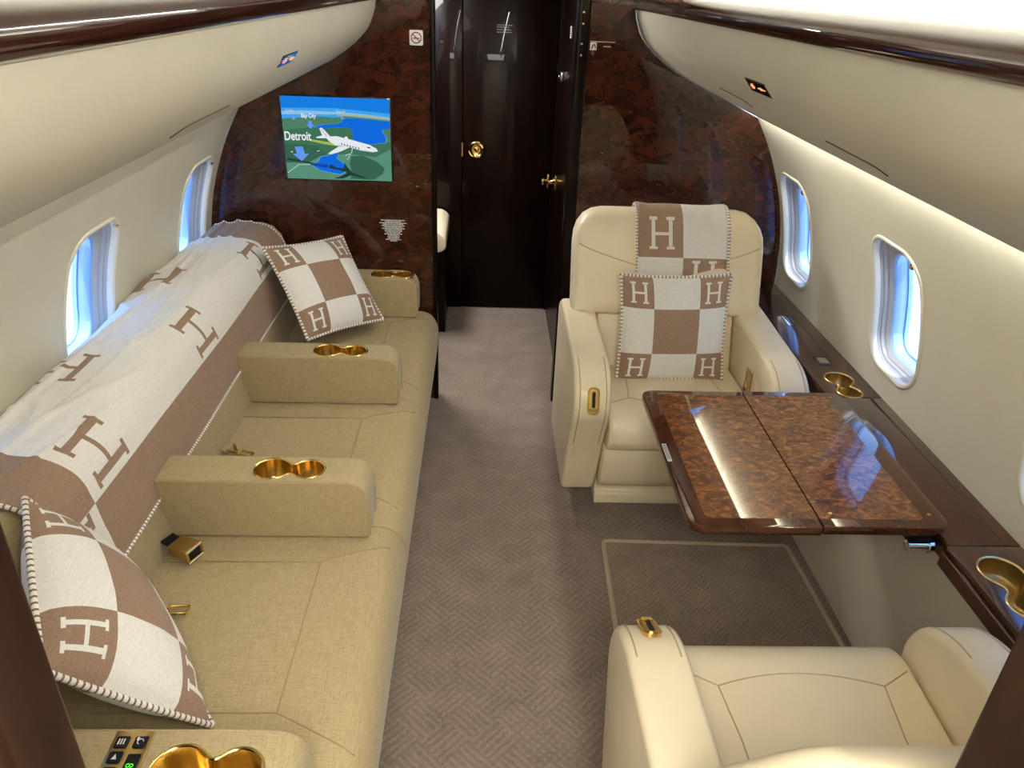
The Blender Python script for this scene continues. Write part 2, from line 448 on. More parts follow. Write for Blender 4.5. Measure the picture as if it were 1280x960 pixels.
def window(idx, side, yc):
    root = bpy.data.objects.new('window_%d' % idx, None); COL.objects.link(root)
    root.location = W(side, yc, SC); struct(root)
    bm = bm_new()   # rolled lip of the opening
    ring_strip(bm, side, yc, [(-.011, -.011, -.011, .000, .094), (-.011, -.011, -.011, -.0035, .094), (-.006, -.006, -.006, -.006, .09), (0, 0, 0, -.004, .085), (.003, .003, .003, .004, .082), (.004, .004, .004, .016, .08)])
    obj('window_rim', bm, 'rim', root, smooth=180)
    bm = bm_new()   # stepped reveal
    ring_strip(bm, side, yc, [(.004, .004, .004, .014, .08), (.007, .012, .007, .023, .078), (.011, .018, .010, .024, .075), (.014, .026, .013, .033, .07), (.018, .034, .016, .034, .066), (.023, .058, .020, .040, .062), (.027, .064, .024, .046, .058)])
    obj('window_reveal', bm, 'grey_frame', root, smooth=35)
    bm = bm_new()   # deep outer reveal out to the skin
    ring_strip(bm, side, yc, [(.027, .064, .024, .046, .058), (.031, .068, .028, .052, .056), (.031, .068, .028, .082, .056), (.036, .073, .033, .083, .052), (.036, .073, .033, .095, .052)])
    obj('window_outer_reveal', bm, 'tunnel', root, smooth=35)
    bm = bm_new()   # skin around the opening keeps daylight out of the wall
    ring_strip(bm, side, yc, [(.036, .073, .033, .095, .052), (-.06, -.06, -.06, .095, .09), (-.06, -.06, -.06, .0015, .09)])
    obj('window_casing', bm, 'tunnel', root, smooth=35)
    bm = bm_new()
    r = ring_strip(bm, side, yc, [(.027, .064, .024, .0455, .058), (.10, .14, .10, .0455, .03)])
    bm.faces.new(r[-1])
    for f in bm.faces:                  # the pane's face looks into the cabin
        f.normal_update()
        if f.normal.x*side > 0: f.normal_flip()
    obj('window_pane', bm, 'pane', root, smooth=180)
    bm = bm_new()   # shade knob
    k = W(side, yc + (WWID/2-.018)*1 if side < 0 else yc - (WWID/2-.040), SC + WH/2 - .030, .012)
    lathe(bm, [(.0045, -.010), (.0045, .004), (.0095, .006), (.0115, .010), (.0095, .015), (.003, .018)], (0, 0, 0), 'x', 14)
    rot = Matrix.Translation(k) @ Matrix.Scale(-side, 4, (1, 0, 0))
    bmesh.ops.transform(bm, matrix=rot, verts=bm.verts)
    obj('shade_knob', bm, 'brass', root, smooth=60)
for i, (sd, y) in enumerate([(-1, y) for y in LEFT_W] + [(1, y) for y in RIGHT_W]): window(i+1, sd, y)

# bulkheads
def bulkhead(name, y0, y1, xl, xr, top, mat):
    bm = bm_new()
    for side, xe in ((-1, xl), (1, xr)):
        sec = section(side)
        # keep the outline outside the doorway edge, then close along the doorway
        zt = 1.848
        keep = [p for p in sec if (p[0] < xe if side < 0 else p[0] > xe)]
        merge(bm, prism(keep + [(xe, zt-.004), (xe, 0)], 'y', y0, y1), mi=0)
    box(bm, xl, xr, y0, y1, top, 1.846)
    bm.normal_update(); bmesh.ops.triangulate(bm, faces=[f for f in bm.faces if len(f.verts) > 4])
    bmesh.ops.recalc_face_normals(bm, faces=bm.faces)
    return struct(obj(name, bm, mat, smooth=0))
bulkhead('wall_front', YB, YB+.04, DL, DR, 1.80, 'burl')
bulkhead('wall_back', YA0, YA1, AL, AR, 1.79, 'frame_wood')
bm = bm_new(); merge(bm, prism(section(-1) + section(1)[::-1][1:], 'y', YBACK-.03, YBACK))
bm.normal_update(); bmesh.ops.triangulate(bm, faces=[f for f in bm.faces if len(f.verts) > 4])
struct(obj('wall_aft', bm, 'leather_wall', smooth=0))
# forward passage
bm = bm_new(); box(bm, -.80, -.76, YB+.04, YEND, 0, 1.80); struct(obj('wall_passage_left', bm, 'dark_wood', smooth=0))
bm = bm_new(); box(bm, DR+.005, DR+.045, YB+.04, YEND, 0, 1.80); struct(obj('wall_passage_right', bm, 'dark_wood', smooth=0))
bm = bm_new(); box(bm, -.80, -.262, YEND, YEND+.04, 0, 1.80); box(bm, -.262, DR+.045, YEND, YEND+.04, 1.74, 1.80)
box(bm, .345, DR+.045, YEND, YEND+.04, 0, 1.74); box(bm, -.80, DR+.045, YEND+.042, YEND+.06, 0, 1.80); struct(obj('wall_passage_end', bm, 'dark_wood', smooth=0))
bm = bm_new(); box(bm, -.80, DR+.045, YB+.04, YEND+.04, 1.80, 1.83); struct(obj('ceiling_passage', bm, 'ceiling', smooth=0))
# door at the passage's end
d = bpy.data.objects.new('door_1', None); COL.objects.link(d); d.location = (.04, YEND, 0); struct(d)
bm = bm_new(); box(bm, -.260, .343, YEND+.004, YEND+.04, .006, 1.738, .004, 2); obj('door_leaf', bm, 'dark_wood', d)
bm = bm_new(); box(bm, -.262, -.125, YEND-.006, YEND+.004, .006, 1.738, .003, 2); obj('door_stile', bm, 'dark_wood', d)
bm = bm_new()
lathe(bm, [(.042, 0), (.042, -.006), (.036, -.009), (.030, -.006), (.026, -.004), (.012, -.005), (.009, -.010), (.004, -.011)], (-.050, YEND+.003, .882), 'y', 32)
obj('door_pull', bm, 'brass', d)
bm = bm_new(); box(bm, -.128, -.119, YEND-.008, YEND+.004, .845, .915, .002, 1); obj('strike_plate', bm, 'brass_dull', d)
bm = bm_new()
for k, (z, w) in enumerate(((1.468, .075), (1.459, .060), (1.448, .068), (1.437, .072))):
    x = .040
    while x < .040 + w:
        l = random.uniform(.006, .014); box(bm, x, min(x+l, .040+w), YEND+.0025, YEND+.004, z, z+.004); x += l + .003
obj('placard_text', bm, 'print_dim', d, smooth=0)
# doorway posts
bm = bm_new()
merge(bm, prism(roundpoly([(.312, YB-.012), (.312, YB+.05), (.352, YB+.05), (.362, YB-.012)], [.012, .004, .004, .012]), 'z', 0, 1.80))
struct(obj('trim_1', bm, 'dark_wood', smooth=50))
bm = bm_new(); merge(bm, prism(roundpoly([(DL-.004, YB-.006), (DL-.004, YB+.045), (DL+.014, YB+.045), (DL+.014, YB-.006)], [.003, .003, .003, .005]), 'z', 0, 1.80))
struct(obj('trim_2', bm, 'dark_wood', smooth=50))
# jamb casings of the aft doorway (rounded mahogany edge)
for i, (x0, x1) in enumerate(((AL-.004, AL+.012), (AR-.012, AR+.004))):
    bm = bm_new(); merge(bm, prism(roundpoly([(x0, YA0-.004), (x1, YA0-.004), (x1, YA1+.006), (x0, YA1+.006)], .006), 'z', 0, 1.79))
    struct(obj('trim_%d' % (3+i), bm, 'frame_wood', smooth=50))

# hardware in the forward doorway
t = thing('pocket_door_latch', (.35, 3.88, .765), 'brass barrel latch on the dark right wall of the passage', 'latch')
bm = bm_new(); lathe(bm, [(.006, -.035), (.017, -.034), (.019, -.026), (.012, -.018), (.010, 0), (.012, .018), (.019, .026), (.017, .034), (.006, .035)], (.318, 3.88, .768), 'x', 20); obj('barrel', bm, 'brass', t)
bm = bm_new(); box(bm, .310, .322, 3.872, 3.888, .735, .805, .003, 2); obj('thumb_bolt', bm, 'brass_dull', t)
bm = bm_new(); box(bm, .350, .356, 3.86, 3.90, .73, .80, .002, 1); obj('latch_plate', bm, 'brass_dull', t)
t = thing('door_catch', (.352, 3.80, 1.27), 'small bright metal catch high on the right passage wall', 'catch')
bm = bm_new(); box(bm, .338, .356, 3.792, 3.808, 1.255, 1.297, .003, 2); obj('catch_body', bm, 'chrome', t)
bm = bm_new(); box(bm, .330, .340, 3.795, 3.805, 1.268, 1.280, .002, 1); obj('catch_tongue', bm, 'chrome', t)
t = thing('passage_label', (.353, 3.58, 1.47), 'small pale label on the right passage wall near the doorway post', 'label')
bm = bm_new(); box(bm, .352, .3555, 3.562, 3.60, 1.452, 1.498, .0005, 1); obj('plate', bm, 'print', t)
bm = bm_new()
for k in range(4): box(bm, .3515, .3525, 3.566, 3.596, 1.459+k*.009, 1.463+k*.009)
obj('print_lines', bm, 'sign_dark', t, smooth=0)
for i, (z, wd) in enumerate(((1.572, 'topmost'), (1.535, 'second from the top'), (1.470, 'third from the top'), (1.432, 'lowest'))):
    bm = bm_new(); c = (.334, YB-.012, z)
    lathe(bm, [(.0048, 0), (.0048, -.002), (.003, -.0036), (.0008, -.004)], c, 'y', 16)
    o = obj('post_screw', bm, 'brass', None, smooth=50)
    tag(o, 'brass screw head on the dark doorway post, %s of four' % wd, 'screw', 'screws on the doorway post')

# padded jump seat beyond the left edge of the doorway
t = thing('jump_seat', (-.4, 3.85, 0), 'cream padded jump seat on a dark base just inside the passage', 'seat')
bm = bm_new(); merge(bm, prism(roundpoly([(-.70, .47), (-.70, .575), (-.225, .575), (-.188, .545), (-.186, .49), (-.215, .47)], [.01, .02, .02, .02, .015, .01]), 'y', 3.60, 4.03, .012, 3)); obj('seat_pad', bm, 'leather', t)
bm = bm_new(); box(bm, -.70, -.198, 3.70, 4.03, 0, .47, .006, 2); obj('seat_base', bm, 'dark_wood', t)

# ------------------------------------------------------------------ overhead bins with wooden valance
def arcpos(profile, s):
    for a, b in zip(profile, profile[1:]):
        L = math.dist(a, b)
        if s <= L: return (a[0]+(b[0]-a[0])*s/L, a[1]+(b[1]-a[1])*s/L)
        s -= L
    return profile[-1]
def binpt(side, y, s, off=0):
    p = arcpos(BIN, s); q = arcpos(BIN, s+.004)
    t = Vector((q[0]-p[0], q[1]-p[1])).normalized(); nrm = Vector((t.y, -t.x))
    if nrm.x > 0: nrm = -nrm                       # towards the aisle
    return Vector((CX + side*(p[0]+nrm.x*off), y, p[1]+nrm.y*off))
for side, nm in ((-1, 'left'), (1, 'right')):
    t = thing('overhead_bin', (CX+side*.7, 1.7, 1.25), 'cream overhead bin with a wooden top rail, along the %s wall' % nm, 'overhead bin')
    for (y0, y1) in ((YA1+.002, YB-.001),):
        bm = bm_new()
        merge(bm, prism([(CX+side*x, z) for x, z in BIN_SHELL + [(.885, 1.325), (.80, 1.40), (.638, 1.545), (.50, 1.545), (.472, 1.60)]], 'y', y0, y1))
        bm.normal_update(); bmesh.ops.triangulate(bm, faces=[f for f in bm.faces if len(f.verts) > 4])
        obj('bin_shell', bm, 'bin', t, smooth=35)
        bm = bm_new()
        rail = [(.470, 1.588), (.452, 1.586), (.445, 1.590), (.441, 1.600), (.441, 1.610), (.445, 1.621), (.453, 1.630), (.466, 1.635), (.482, 1.634), (.492, 1.626), (.492, 1.60)]
        merge(bm, prism([(CX+side*x, z) for x, z in rail], 'y', y0, y1)); obj('valance_rail', bm, 'valance', t, smooth=60)
        bm = bm_new(); merge(bm, prism([(CX+side*x, z) for x, z in ((.500, 1.550), (.500, 1.632), (.504, 1.634), (.504, 1.550))], 'y', y0, y1)); obj('cove_lip', bm, 'brass_dull', t, smooth=0)
        bm = bm_new(); merge(bm, prism([(CX+side*x, z) for x, z in ((.545, 1.552), (.545, 1.562), (.60, 1.562), (.60, 1.552))], 'y', y0+.03, y1-.03)); obj('cove_light_strip', bm, 'led_%d' % side, t, smooth=0)
        bm = bm_new(); merge(bm, prism([(CX+side*x, z) for x, z in ((.8865, 1.283), (.8865, 1.312), (.8895, 1.312), (.8895, 1.283))], 'y', y0+.03, y1-.03)); obj('wash_light_strip', bm, 'wash_%d' % side, t, smooth=0)
        bm = bm_new(); merge(bm, prism([(CX+side*x, z) for x, z in ((.884, 1.2775), (.884, 1.2815), (.8975, 1.2815), (.8975, 1.2775))], 'y', y0, y1)); obj('wash_light_lip', bm, 'bin', t, smooth=0)
    slits = {1: [[(2.154, .200), (1.965, .206), (1.945, .212), (1.932, .235)], [(1.457, .218), (1.285, .228), (1.266, .234), (1.250, .255)]],
             -1: [[(1.552, .196), (1.345, .199), (1.325, .204), (1.295, .228)]]}[side]
    for sl in slits:
        bm = bm_new(); pth = []
        for a, b in zip(sl, sl[1:]):
            for k in range(6): pth.append(binpt(side, a[0]+(b[0]-a[0])*k/6, a[1]+(b[1]-a[1])*k/6, .0002))
        tube(bm, pth, .0017, 6); obj('panel_gap', bm, 'groove', t)
# lit seat-belt signs in the bins
for side, ya, yb, sa, sb, nm in ((-1, 1.708, 1.836, .090, .113, 'left'), (1, 1.604, 1.727, .102, .130, 'right')):
    t = thing('seat_belt_sign', binpt(side, (ya+yb)/2, sb), 'small black sign with amber pictograms set in the %s overhead bin' % nm, 'sign')
    def q(a, b, off): return binpt(side, ya+(yb-ya)*a, sb+(sa-sb)*b, off)
    def slab(a0, a1, b0, b1, o0, o1, bm):
        P = [q(a, b, o) for o in (o0, o1) for a, b in ((a0, b0), (a1, b0), (a1, b1), (a0, b1))]
        v = [bm.verts.new(p) for p in P]
        for f in ((0, 1, 2, 3), (4, 5, 6, 7), (0, 1, 5, 4), (1, 2, 6, 5), (2, 3, 7, 6), (3, 0, 4, 7)): bm.faces.new([v[i] for i in f])
        bmesh.ops.recalc_face_normals(bm, faces=bm.faces)
    bm = bm_new(); slab(-.03, 1.03, -.09, 1.09, -.001, .0012, bm); obj('sign_frame', bm, 'black', t, smooth=0)
    bm = bm_new(); slab(0, 1, 0, 1, .0012, .0018, bm); obj('sign_face', bm, 'black_gloss', t, smooth=0)
    f = (lambda a: a) if side < 0 else (lambda a: 1-a)
    bm = bm_new()   # crossed cigarette
    for a0, a1, b0, b1 in ((.14, .36, .44, .54), (.17, .20, .25, .40), (.21, .25, .58, .72), (.26, .30, .28, .40), (.29, .33, .60, .75)):
        x0, x1 = sorted((f(a0), f(a1))); slab(x0, x1, b0, b1, .0018, .0022, bm)
    obj('no_smoking_pictogram', bm, 'amber', t, smooth=0)
    bm = bm_new()   # buckle
    for a0, a1, b0, b1 in ((.54, .64, .46, .54), (.66, .74, .38, .62), (.76, .80, .44, .56), (.82, .92, .46, .54)):
        x0, x1 = sorted((f(a0), f(a1))); slab(x0, x1, b0, b1, .0018, .0022, bm)
    obj('buckle_pictogram', bm, 'amber', t, smooth=0)

# added helper above the view: glowing strip and fin shaping the floor's light edge
t = thing('added_slot_light', (.21, 1.7, 1.84), 'added unseen strip light with a beam-cutting fin along the ceiling', 'light')
bm = bm_new(); box(bm, .212, .217, .46, 2.94, 1.70, 1.843); obj('fin', bm, 'ceiling', t, smooth=0)
bm = bm_new(); box(bm, .14, .212, .46, 2.94, 1.828, 1.843); obj('housing', bm, 'ceiling', t, smooth=0)
bm = bm_new(); box(bm, .2060, .2115, .46, 2.94, 1.8265, 1.828); obj('lens', bm, 'lens', t, smooth=0)

# ------------------------------------------------------------------ signs and monitor on the forward bulkhead
YF = YB - .0005
t = thing('no_smoking_sign', (-.257, YB, 1.445), 'white square sign with a barred cigarette beside the doorway', 'sign')
bm = bm_new(); merge(bm, prism(roundpoly([(-.281, 1.444), (-.233, 1.444), (-.233, 1.494), (-.281, 1.494)], .006), 'y', YB-.003, YB)); obj('plate', bm, 'sign_white', t)
bm = bm_new(); tube(bm, [(-.257+.0175*cos(2*pi*k/32), YB-.0032, 1.469+.0175*sin(2*pi*k/32)) for k in range(32)], .0021, 6, True)
tube(bm, [(-.257-.0125, YB-.0034, 1.469+.0125), (-.257+.0125, YB-.0034, 1.469-.0125)], .0018, 6); obj('red_ring', bm, 'sign_red', t)
bm = bm_new(); box(bm, -.268, -.248, YB-.0042, YB-.003, 1.4655, 1.4690); box(bm, -.247, -.2445, YB-.0042, YB-.003, 1.4655, 1.4690); obj('cigarette', bm, 'sign_dark', t, smooth=0)
t = thing('safety_notice', (-.364, YB, .72), 'block of fine silver print on the burl bulkhead below the monitor', 'notice')
rows = [(.048, .032), (.053, .040), (.045, .037), (.046, .034), (.034, .028), (.036, .022), (.024, .022), (.031, .014)]
zz = .806
for i, (a, b) in enumerate(rows):
    bm = bm_new()
    for w, dz in ((a, 0), (b, .0055)):
        x = -.364 - w
        while x < -.364 + w:
            l = random.uniform(.003, .012); box(bm, x, min(x+l, -.364+w), YB-.0011, YB, zz-dz-.0036, zz-dz); x += l + .0018
    zz -= .0112; obj('print_line', bm, 'print', t, smooth=0)
t = thing('evacuation_placard', (.40, YB, 1.45), 'small white pictogram with a red arrow and fine print at upper right of the doorway', 'sign')
bm = bm_new(); box(bm, .366, .390, YB-.002, YB, 1.450, 1.476, .001, 1); obj('plate', bm, 'sign_white', t)
bm = bm_new(); flat(bm, [(.369, YB-.0024, 1.454), (.373, YB-.0024, 1.454), (.380, YB-.0024, 1.468), (.376, YB-.0024, 1.470)]); flat(bm, [(.379, YB-.0024, 1.470), (.383, YB-.0024, 1.471), (.388, YB-.0024, 1.458), (.385, YB-.0024, 1.457)]); obj('figure', bm, 'sign_dark', t, smooth=0)
bm = bm_new(); merge(bm, prism([(.374, 1.449), (.382, 1.449), (.382, 1.440), (.386, 1.440), (.378, 1.430), (.370, 1.440), (.374, 1.440)], 'y', YB-.0012, YB)); obj('red_arrow', bm, 'sign_red', t, smooth=0)
bm = bm_new()
for z, x0, x1 in ((1.480, .366, .455), (1.465, .414, .442)):
    x = x0
    while x < x1:
        l = random.uniform(.003, .009); box(bm, x, min(x+l, x1), YB-.001, YB, z-.0032, z); x += l + .0016
obj('print_line', bm, 'print', t, smooth=0)

# monitor with the flight map
MX0, MX1, MZ0, MZ1 = -.757, -.360, .961, 1.260
t = thing('monitor', (-.558, YB, .961), 'flat wall monitor showing a moving flight map, on the burl bulkhead', 'monitor')
bm = bm_new(); box(bm, MX0-.005, MX1+.005, YB-.016, YB, MZ0-.005, MZ1+.005, .003, 2); obj('bezel', bm, 'black_gloss', t)
YM = YB - .0162
layer = [0]
def sp(u, v, dy): return Vector((MX0+(MX1-MX0)*u, YM-dy, MZ0+(MZ1-MZ0)*v))
def spoly(name, mat, polys, lift=None, par=None):
    layer[0] += 1; dy = .00012*layer[0]; bm = bm_new()
    for p in polys: flat(bm, [sp(min(1, max(0, u)), min(1, max(0, v)), dy) for u, v in p])
    # face the cabin
    for f in bm.faces:
        f.normal_update()
        if f.normal.y > 0: f.normal_flip()
    return obj(name, bm, M['screen'][mat], par or t, smooth=0)
scr = spoly('screen', 'landlow', [[(0, 0), (1, 0), (1, 1), (0, 1)]])
def sub(name, mat, polys):
    for p in polys: spoly(name, mat, [p], par=scr); layer[0] -= 1
    layer[0] += 1
sub('map_sky', 'sky', [[(0, .78), (1, .76), (1, 1), (0, 1)]])
sub('map_sky_low', 'skylow', [[(0, .775), (.5, .80), (1, .755), (1, .83), (.5, .875), (0, .86)]])
sub('map_haze', 'haze', [[(0, .775), (.5, .80), (1, .755), (1, .785), (.75, .815), (.5, .83), (.2, .835), (0, .82)]])
sub('map_land_far', 'landmid', [[(0, .30), (1, .40), (1, .755), (.75, .775), (.5, .79), (0, .775)]])
sub('map_sea_far', 'skylow', [[(0, .735), (.17, .752), (.34, .772), (.47, .765), (.56, .772), (.56, .795), (.3, .797), (0, .782)]])
sub('map_sand', 'sand', [[(.515, .807), (.667, .806), (.829, .798), (1, .775), (1, .75), (.828, .768), (.666, .781), (.513, .786)]])
sub('map_land_dark', 'land', [[(0, .596), (.295, .645), (.36, .62), (.48, .64), (.59, .65), (.645, .62), (.65, .51), (.71, .457), (.81, .45), (1, .49), (1, .40), (.85, .30), (.6, .33), (.3, .30), (0, .30)]])
sub('map_land_shade', 'dark2', [[(.726, .315), (.856, .249), (.935, .165), (.915, .091), (.822, .013), (.60, .02), (.62, .10), (.60, .2), (.62, .30)], [(0, .20), (.2, .20), (.33, .29), (.40, .31), (.3, .42), (0, .44)]])
lake = [(.554, .739), (.599, .764), (.773, .762), (1, .736), (1, .66), (.929, .636), (.923, .608), (.953, .567), (.962, .525), (.95, .482), (.811, .45), (.712, .457), (.649, .511), (.645, .624), (.592, .653), (.482, .645), (.359, .623), (.289, .64), (.329, .664), (.385, .675), (.507, .694), (.564, .721)]
lake2 = [(.506, .345), (.391, .299), (.334, .285), (.307, .222), (.237, .182), (.322, .113), (.422, .088), (.511, .071), (.57, .118), (.563, .191), (.479, .274)]
def grow(p, k):
    cx = sum(a for a, b in p)/len(p); cy = sum(b for a, b in p)/len(p)
    return [(cx+(a-cx)*k, cy+(b-cy)*k) for a, b in p]
sub('map_coast', 'coast', [grow(lake, 1.012), grow(lake2, 1.03)])
sub('map_lake', 'water', [lake, lake2])
sub('map_shadow', 'shadow', [[(.439, .015), (.509, .048), (.568, .088), (.544, .158), (.554, .22), (.583, .155), (.625, .099), (.767, .028), (.722, .03), (.611, .064), (.53, .02)], [(.40, .146), (.418, .191), (.45, .178), (.47, .155), (.56, .147), (.57, .10), (.503, .122)], [(.017, .259), (.25, .207), (.25, .19), (.014, .233)]])
sub('map_shadow_water', 'shadowblue', [[(.25, .205), (.406, .183), (.381, .145), (.23, .18)]])
sub('map_trail', 'trail', [[(.204, .485), (.255, .494), (.426, .466), (.523, .435), (.489, .424), (.379, .439)]])
for a, b, n in (((.64, .43), (.62, .34), 5), ((.62, .34), (.55, .30), 4), ((.62, .34), (.57, .24), 4), ((.007, .075), (.112, .176), 7), ((.112, .176), (.23, .182), 6), ((.06, .33), (.05, .34), 2), ((.30, .35), (.33, .36), 2)):
    for k in range(n):
        u = a[0]+(b[0]-a[0])*k/n; v = a[1]+(b[1]-a[1])*k/n; sub('map_route_dash', 'white', [[(u, v-.004), (u+.011, v), (u+.011, v+.009), (u, v+.005)]]); layer[0] -= 1
layer[0] += 1
sub('map_arrow', 'arrow', [[(.093, .398), (.17, .404), (.185, .315), (.223, .32), (.152, .222), (.069, .31), (.11, .315)]])
sub('map_arrow', 'arrow', [[(.239, .713), (.273, .715), (.275, .673), (.295, .674), (.26, .619), (.225, .671), (.244, .672)]])
sub('map_arrow', 'arrowdim', [[(.096, .78), (.124, .781), (.121, .749), (.132, .75), (.107, .716), (.085, .748), (.095, .748)]])
sub('map_arrow', 'arrowdim', [[(.546, .79), (.568, .791), (.567, .767), (.578, .768), (.558, .74), (.543, .766), (.547, .766)]])
sub('map_aeroplane', 'white', [[(.34, .632), (.361, .64), (.386, .613), (.436, .537), (.429, .516), (.373, .513), (.355, .569)], [(.302, .524), (.365, .548), (.397, .531), (.373, .513), (.307, .513)],
    [(.381, .542), (.442, .538), (.497, .544), (.567, .522), (.577, .544), (.596, .54), (.603, .514), (.692, .485), (.8, .45), (.864, .407), (.879, .372), (.828, .36), (.708, .379), (.6, .417), (.489, .426), (.426, .473)]])
sub('map_aeroplane_wing', 'white', [[(.511, .42), (.622, .418), (.529, .36), (.438, .323), (.401, .321), (.429, .351)]])
sub('map_aeroplane_line', 'wingshade', [[(.50, .437), (.60, .425), (.71, .388), (.83, .368), (.875, .375), (.83, .362), (.708, .381), (.6, .419), (.49, .428)], [(.35, .622), (.36, .624), (.41, .545), (.40, .53)]])
sub('map_aeroplane_window', 'dark', [[(.535+.026*k, .462-.008*k), (.545+.026*k, .460-.008*k), (.545+.026*k, .441-.008*k), (.535+.026*k, .443-.008*k)] for k in range(7)] + [[(.775, .424), (.80, .424), (.815, .408), (.78, .41)]])
YT = YM - .00012*(layer[0]+2)
for s_, u, v, sz, mt in (('Detroit', .006, .478, .0440, 'white'), ('Bay City', .180, .752, .0215, 'white'), ('Cadillac', .040, .812, .0135, 'wingshade'), ('Espanola', .505, .822, .0130, 'wingshade')):
    o = text('map_place_name', s_, sz, Vector((MX0+(MX1-MX0)*u, YT, MZ0+(MZ1-MZ0)*v)), (1, 0, .02), (0, 0, 1), M['screen'][mt], scr, sx=.74, bold=sz*.022)
    o.data.transform(Matrix.Translation((0, 0, 0)))

# ------------------------------------------------------------------ cup holders
def hourglass(c1, r1, c2, r2, axis, neck=.45, n=26):
    """outline round two circles joined by a neck; c1, c2 are 2-D"""
    a = Vector(c1); b = Vector(c2); ax = (b-a).normalized(); nr = Vector((-ax.y, ax.x)); L = (b-a).length
    ts = []; T0, T1 = -r1, L+r2; N = 64
    for k in range(N+1): ts.append(T0 + (T1-T0)*(1-cos(pi*k/N))/2)
    def w(t):
        v = 0
        if abs(t) < r1: v = max(v, sqrt(r1*r1-t*t))
        if abs(t-L) < r2: v = max(v, sqrt(r2*r2-(t-L)**2))
        if 0 < t < L: v = max(v, neck*min(r1, r2))
        return v
    ws = [w(t) for t in ts]
    for _ in range(5): ws = [ws[0]] + [(ws[i-1]+2*ws[i]+ws[i+1])/4 if 8 < i < len(ws)-9 else ws[i] for i in range(1, len(ws)-1)] + [ws[-1]]
    up = [a + ax*t + nr*q for t, q in zip(ts, ws)]; dn = [a + ax*t - nr*q for t, q in zip(ts, ws)]
    pts = [up[0]] + up[1:-1] + [up[-1]] + dn[1:-1][::-1]
    return [(p.x, p.y) for p in pts]
def offset(pts, d):
    out = []; n = len(pts)
    A = sum(pts[i][0]*pts[(i+1) % n][1]-pts[(i+1) % n][0]*pts[i][1] for i in range(n))
    sg = 1 if A > 0 else -1
    for i in range(n):
        t = Vector(pts[(i+1) % n])-Vector(pts[i-1]); t.normalize(); out.append((pts[i][0]+sg*t.y*d, pts[i][1]-sg*t.x*d))
    return out
def cupholder(host, par, outline, z, depth, mat_ring='brass', mat_cup='brass'):
    cut(host, prism(outline, 'z', z-depth, z+.02))
    bm = bm_new()
    o2 = offset(outline, -.002); o3 = offset(outline, .004)
    rings = [[bm.verts.new((x, y, zz)) for x, y in o] for o, zz in ((o3, z+.0002), (offset(outline, .002), z+.0024), (outline, z+.0022), (o2, z-.0005))]
    def strip(A, B):
        n = len(A)
        for i in range(n): bm.faces.new((A[i], A[(i+1) % n], B[(i+1) % n], B[i]))
    for A, B in zip(rings, rings[1:]): strip(A, B)
    bmesh.ops.recalc_face_normals(bm, faces=bm.faces)
    ho = obj('cup_holder', bm, mat_ring, par, smooth=50)
    bm = bm_new()
    A = [bm.verts.new((x, y, z-.0005)) for x, y in o2]; o4 = offset(outline, -.004)
    B = [bm.verts.new((x, y, z-depth+.006)) for x, y in o4]; Cc = [bm.verts.new((x, y, z-depth+.002)) for x, y in offset(outline, -.008)]
    n = len(A)
    for P, Q in ((A, B), (B, Cc)):
        for i in range(n): bm.faces.new((P[i], P[(i+1) % n], Q[(i+1) % n], Q[i]))
    f = bm.faces.new(Cc); bmesh.ops.triangulate(bm, faces=[f])
    bmesh.ops.recalc_face_normals(bm, faces=bm.faces)
    obj('cup_well', bm, mat_cup, ho, smooth=50)
    return ho

# ------------------------------------------------------------------ right side ledge
LZ = .585; LX = 1.050
t = thing('side_ledge', (1.12, 1.7, 0), 'dark wooden side ledge with cup holders along the right wall', 'ledge')
wx = lambda z: CX + sqrt(R*R-(z-CZ)**2) - .0015
def board(y0, y1, x0=LX, dz=0):
    bm = bm_new(); merge(bm, prism([(x0, LZ-.018), (wx(LZ-.018), LZ-.018), (wx(LZ), LZ+dz), (x0, LZ+dz)], 'y', y0, y1, .0025, 2)); return bm
bf = obj('ledge_top', board(1.985, YB-.002), 'ledge_wood', t)
bmid = obj('ledge_lid', board(1.302, 1.983), 'ledge_wood', t)
bn = obj('ledge_top', board(YA1+.002, 1.300, 1.044), 'ledge_wood', t)
bm = bm_new()
tube(bm, [(LX+.13, 1.302, LZ+.0003), (LX+.13, 1.983, LZ+.0003)], .0012, 6); tube(bm, [(LX+.115, 2.26, LZ+.0003), (LX+.115, 2.62, LZ+.0003)], .0011, 6); tube(bm, [(LX+.01, 2.62, LZ+.0003), (LX+.115, 2.62, LZ+.0003)], .0011, 6)
obj('lid_gap', bm, 'groove', t)
bm = bm_new(); merge(bm, prism(roundpoly([(LX+.004, LZ-.055), (LX+.004, LZ-.018), (LX+.03, LZ-.018), (LX+.03, LZ-.055)], .003), 'y', 1.302, YB-.002)); obj('ledge_fascia', bm, 'ledge_wood', t)
bm = bm_new(); merge(bm, prism(roundpoly([(1.036, LZ-.055), (1.036, LZ-.018), (LX+.03, LZ-.018), (LX+.03, LZ-.055)], .004), 'y', YA1+.002, 1.300)); obj('ledge_fascia', bm, 'ledge_wood', t)
bm = bm_new(); merge(bm, prism([(1.082, 0.002), (1.066, LZ-.056), (1.078, LZ-.056), (1.094, 0.002)], 'y', YA1+.002, YB-.002, .002, 1)); obj('ledge_panel', bm, 'panel_grey', t)
cupholder(bf, t, hourglass((1.131, 2.105), .043, (1.128, 2.018), .036, None), LZ, .045, 'brass_dull', 'brass_well')
cupholder(bn, t, hourglass((1.118, 1.215), .047, (1.112, 1.115), .040, None), LZ, .045, 'brass_dull', 'brass_well')
bm = bm_new(); box(bm, 1.104, 1.152, 2.205, 2.262, LZ-.002, LZ+.0018, .001, 1); so = obj('power_socket', bm, 'black_gloss', t)
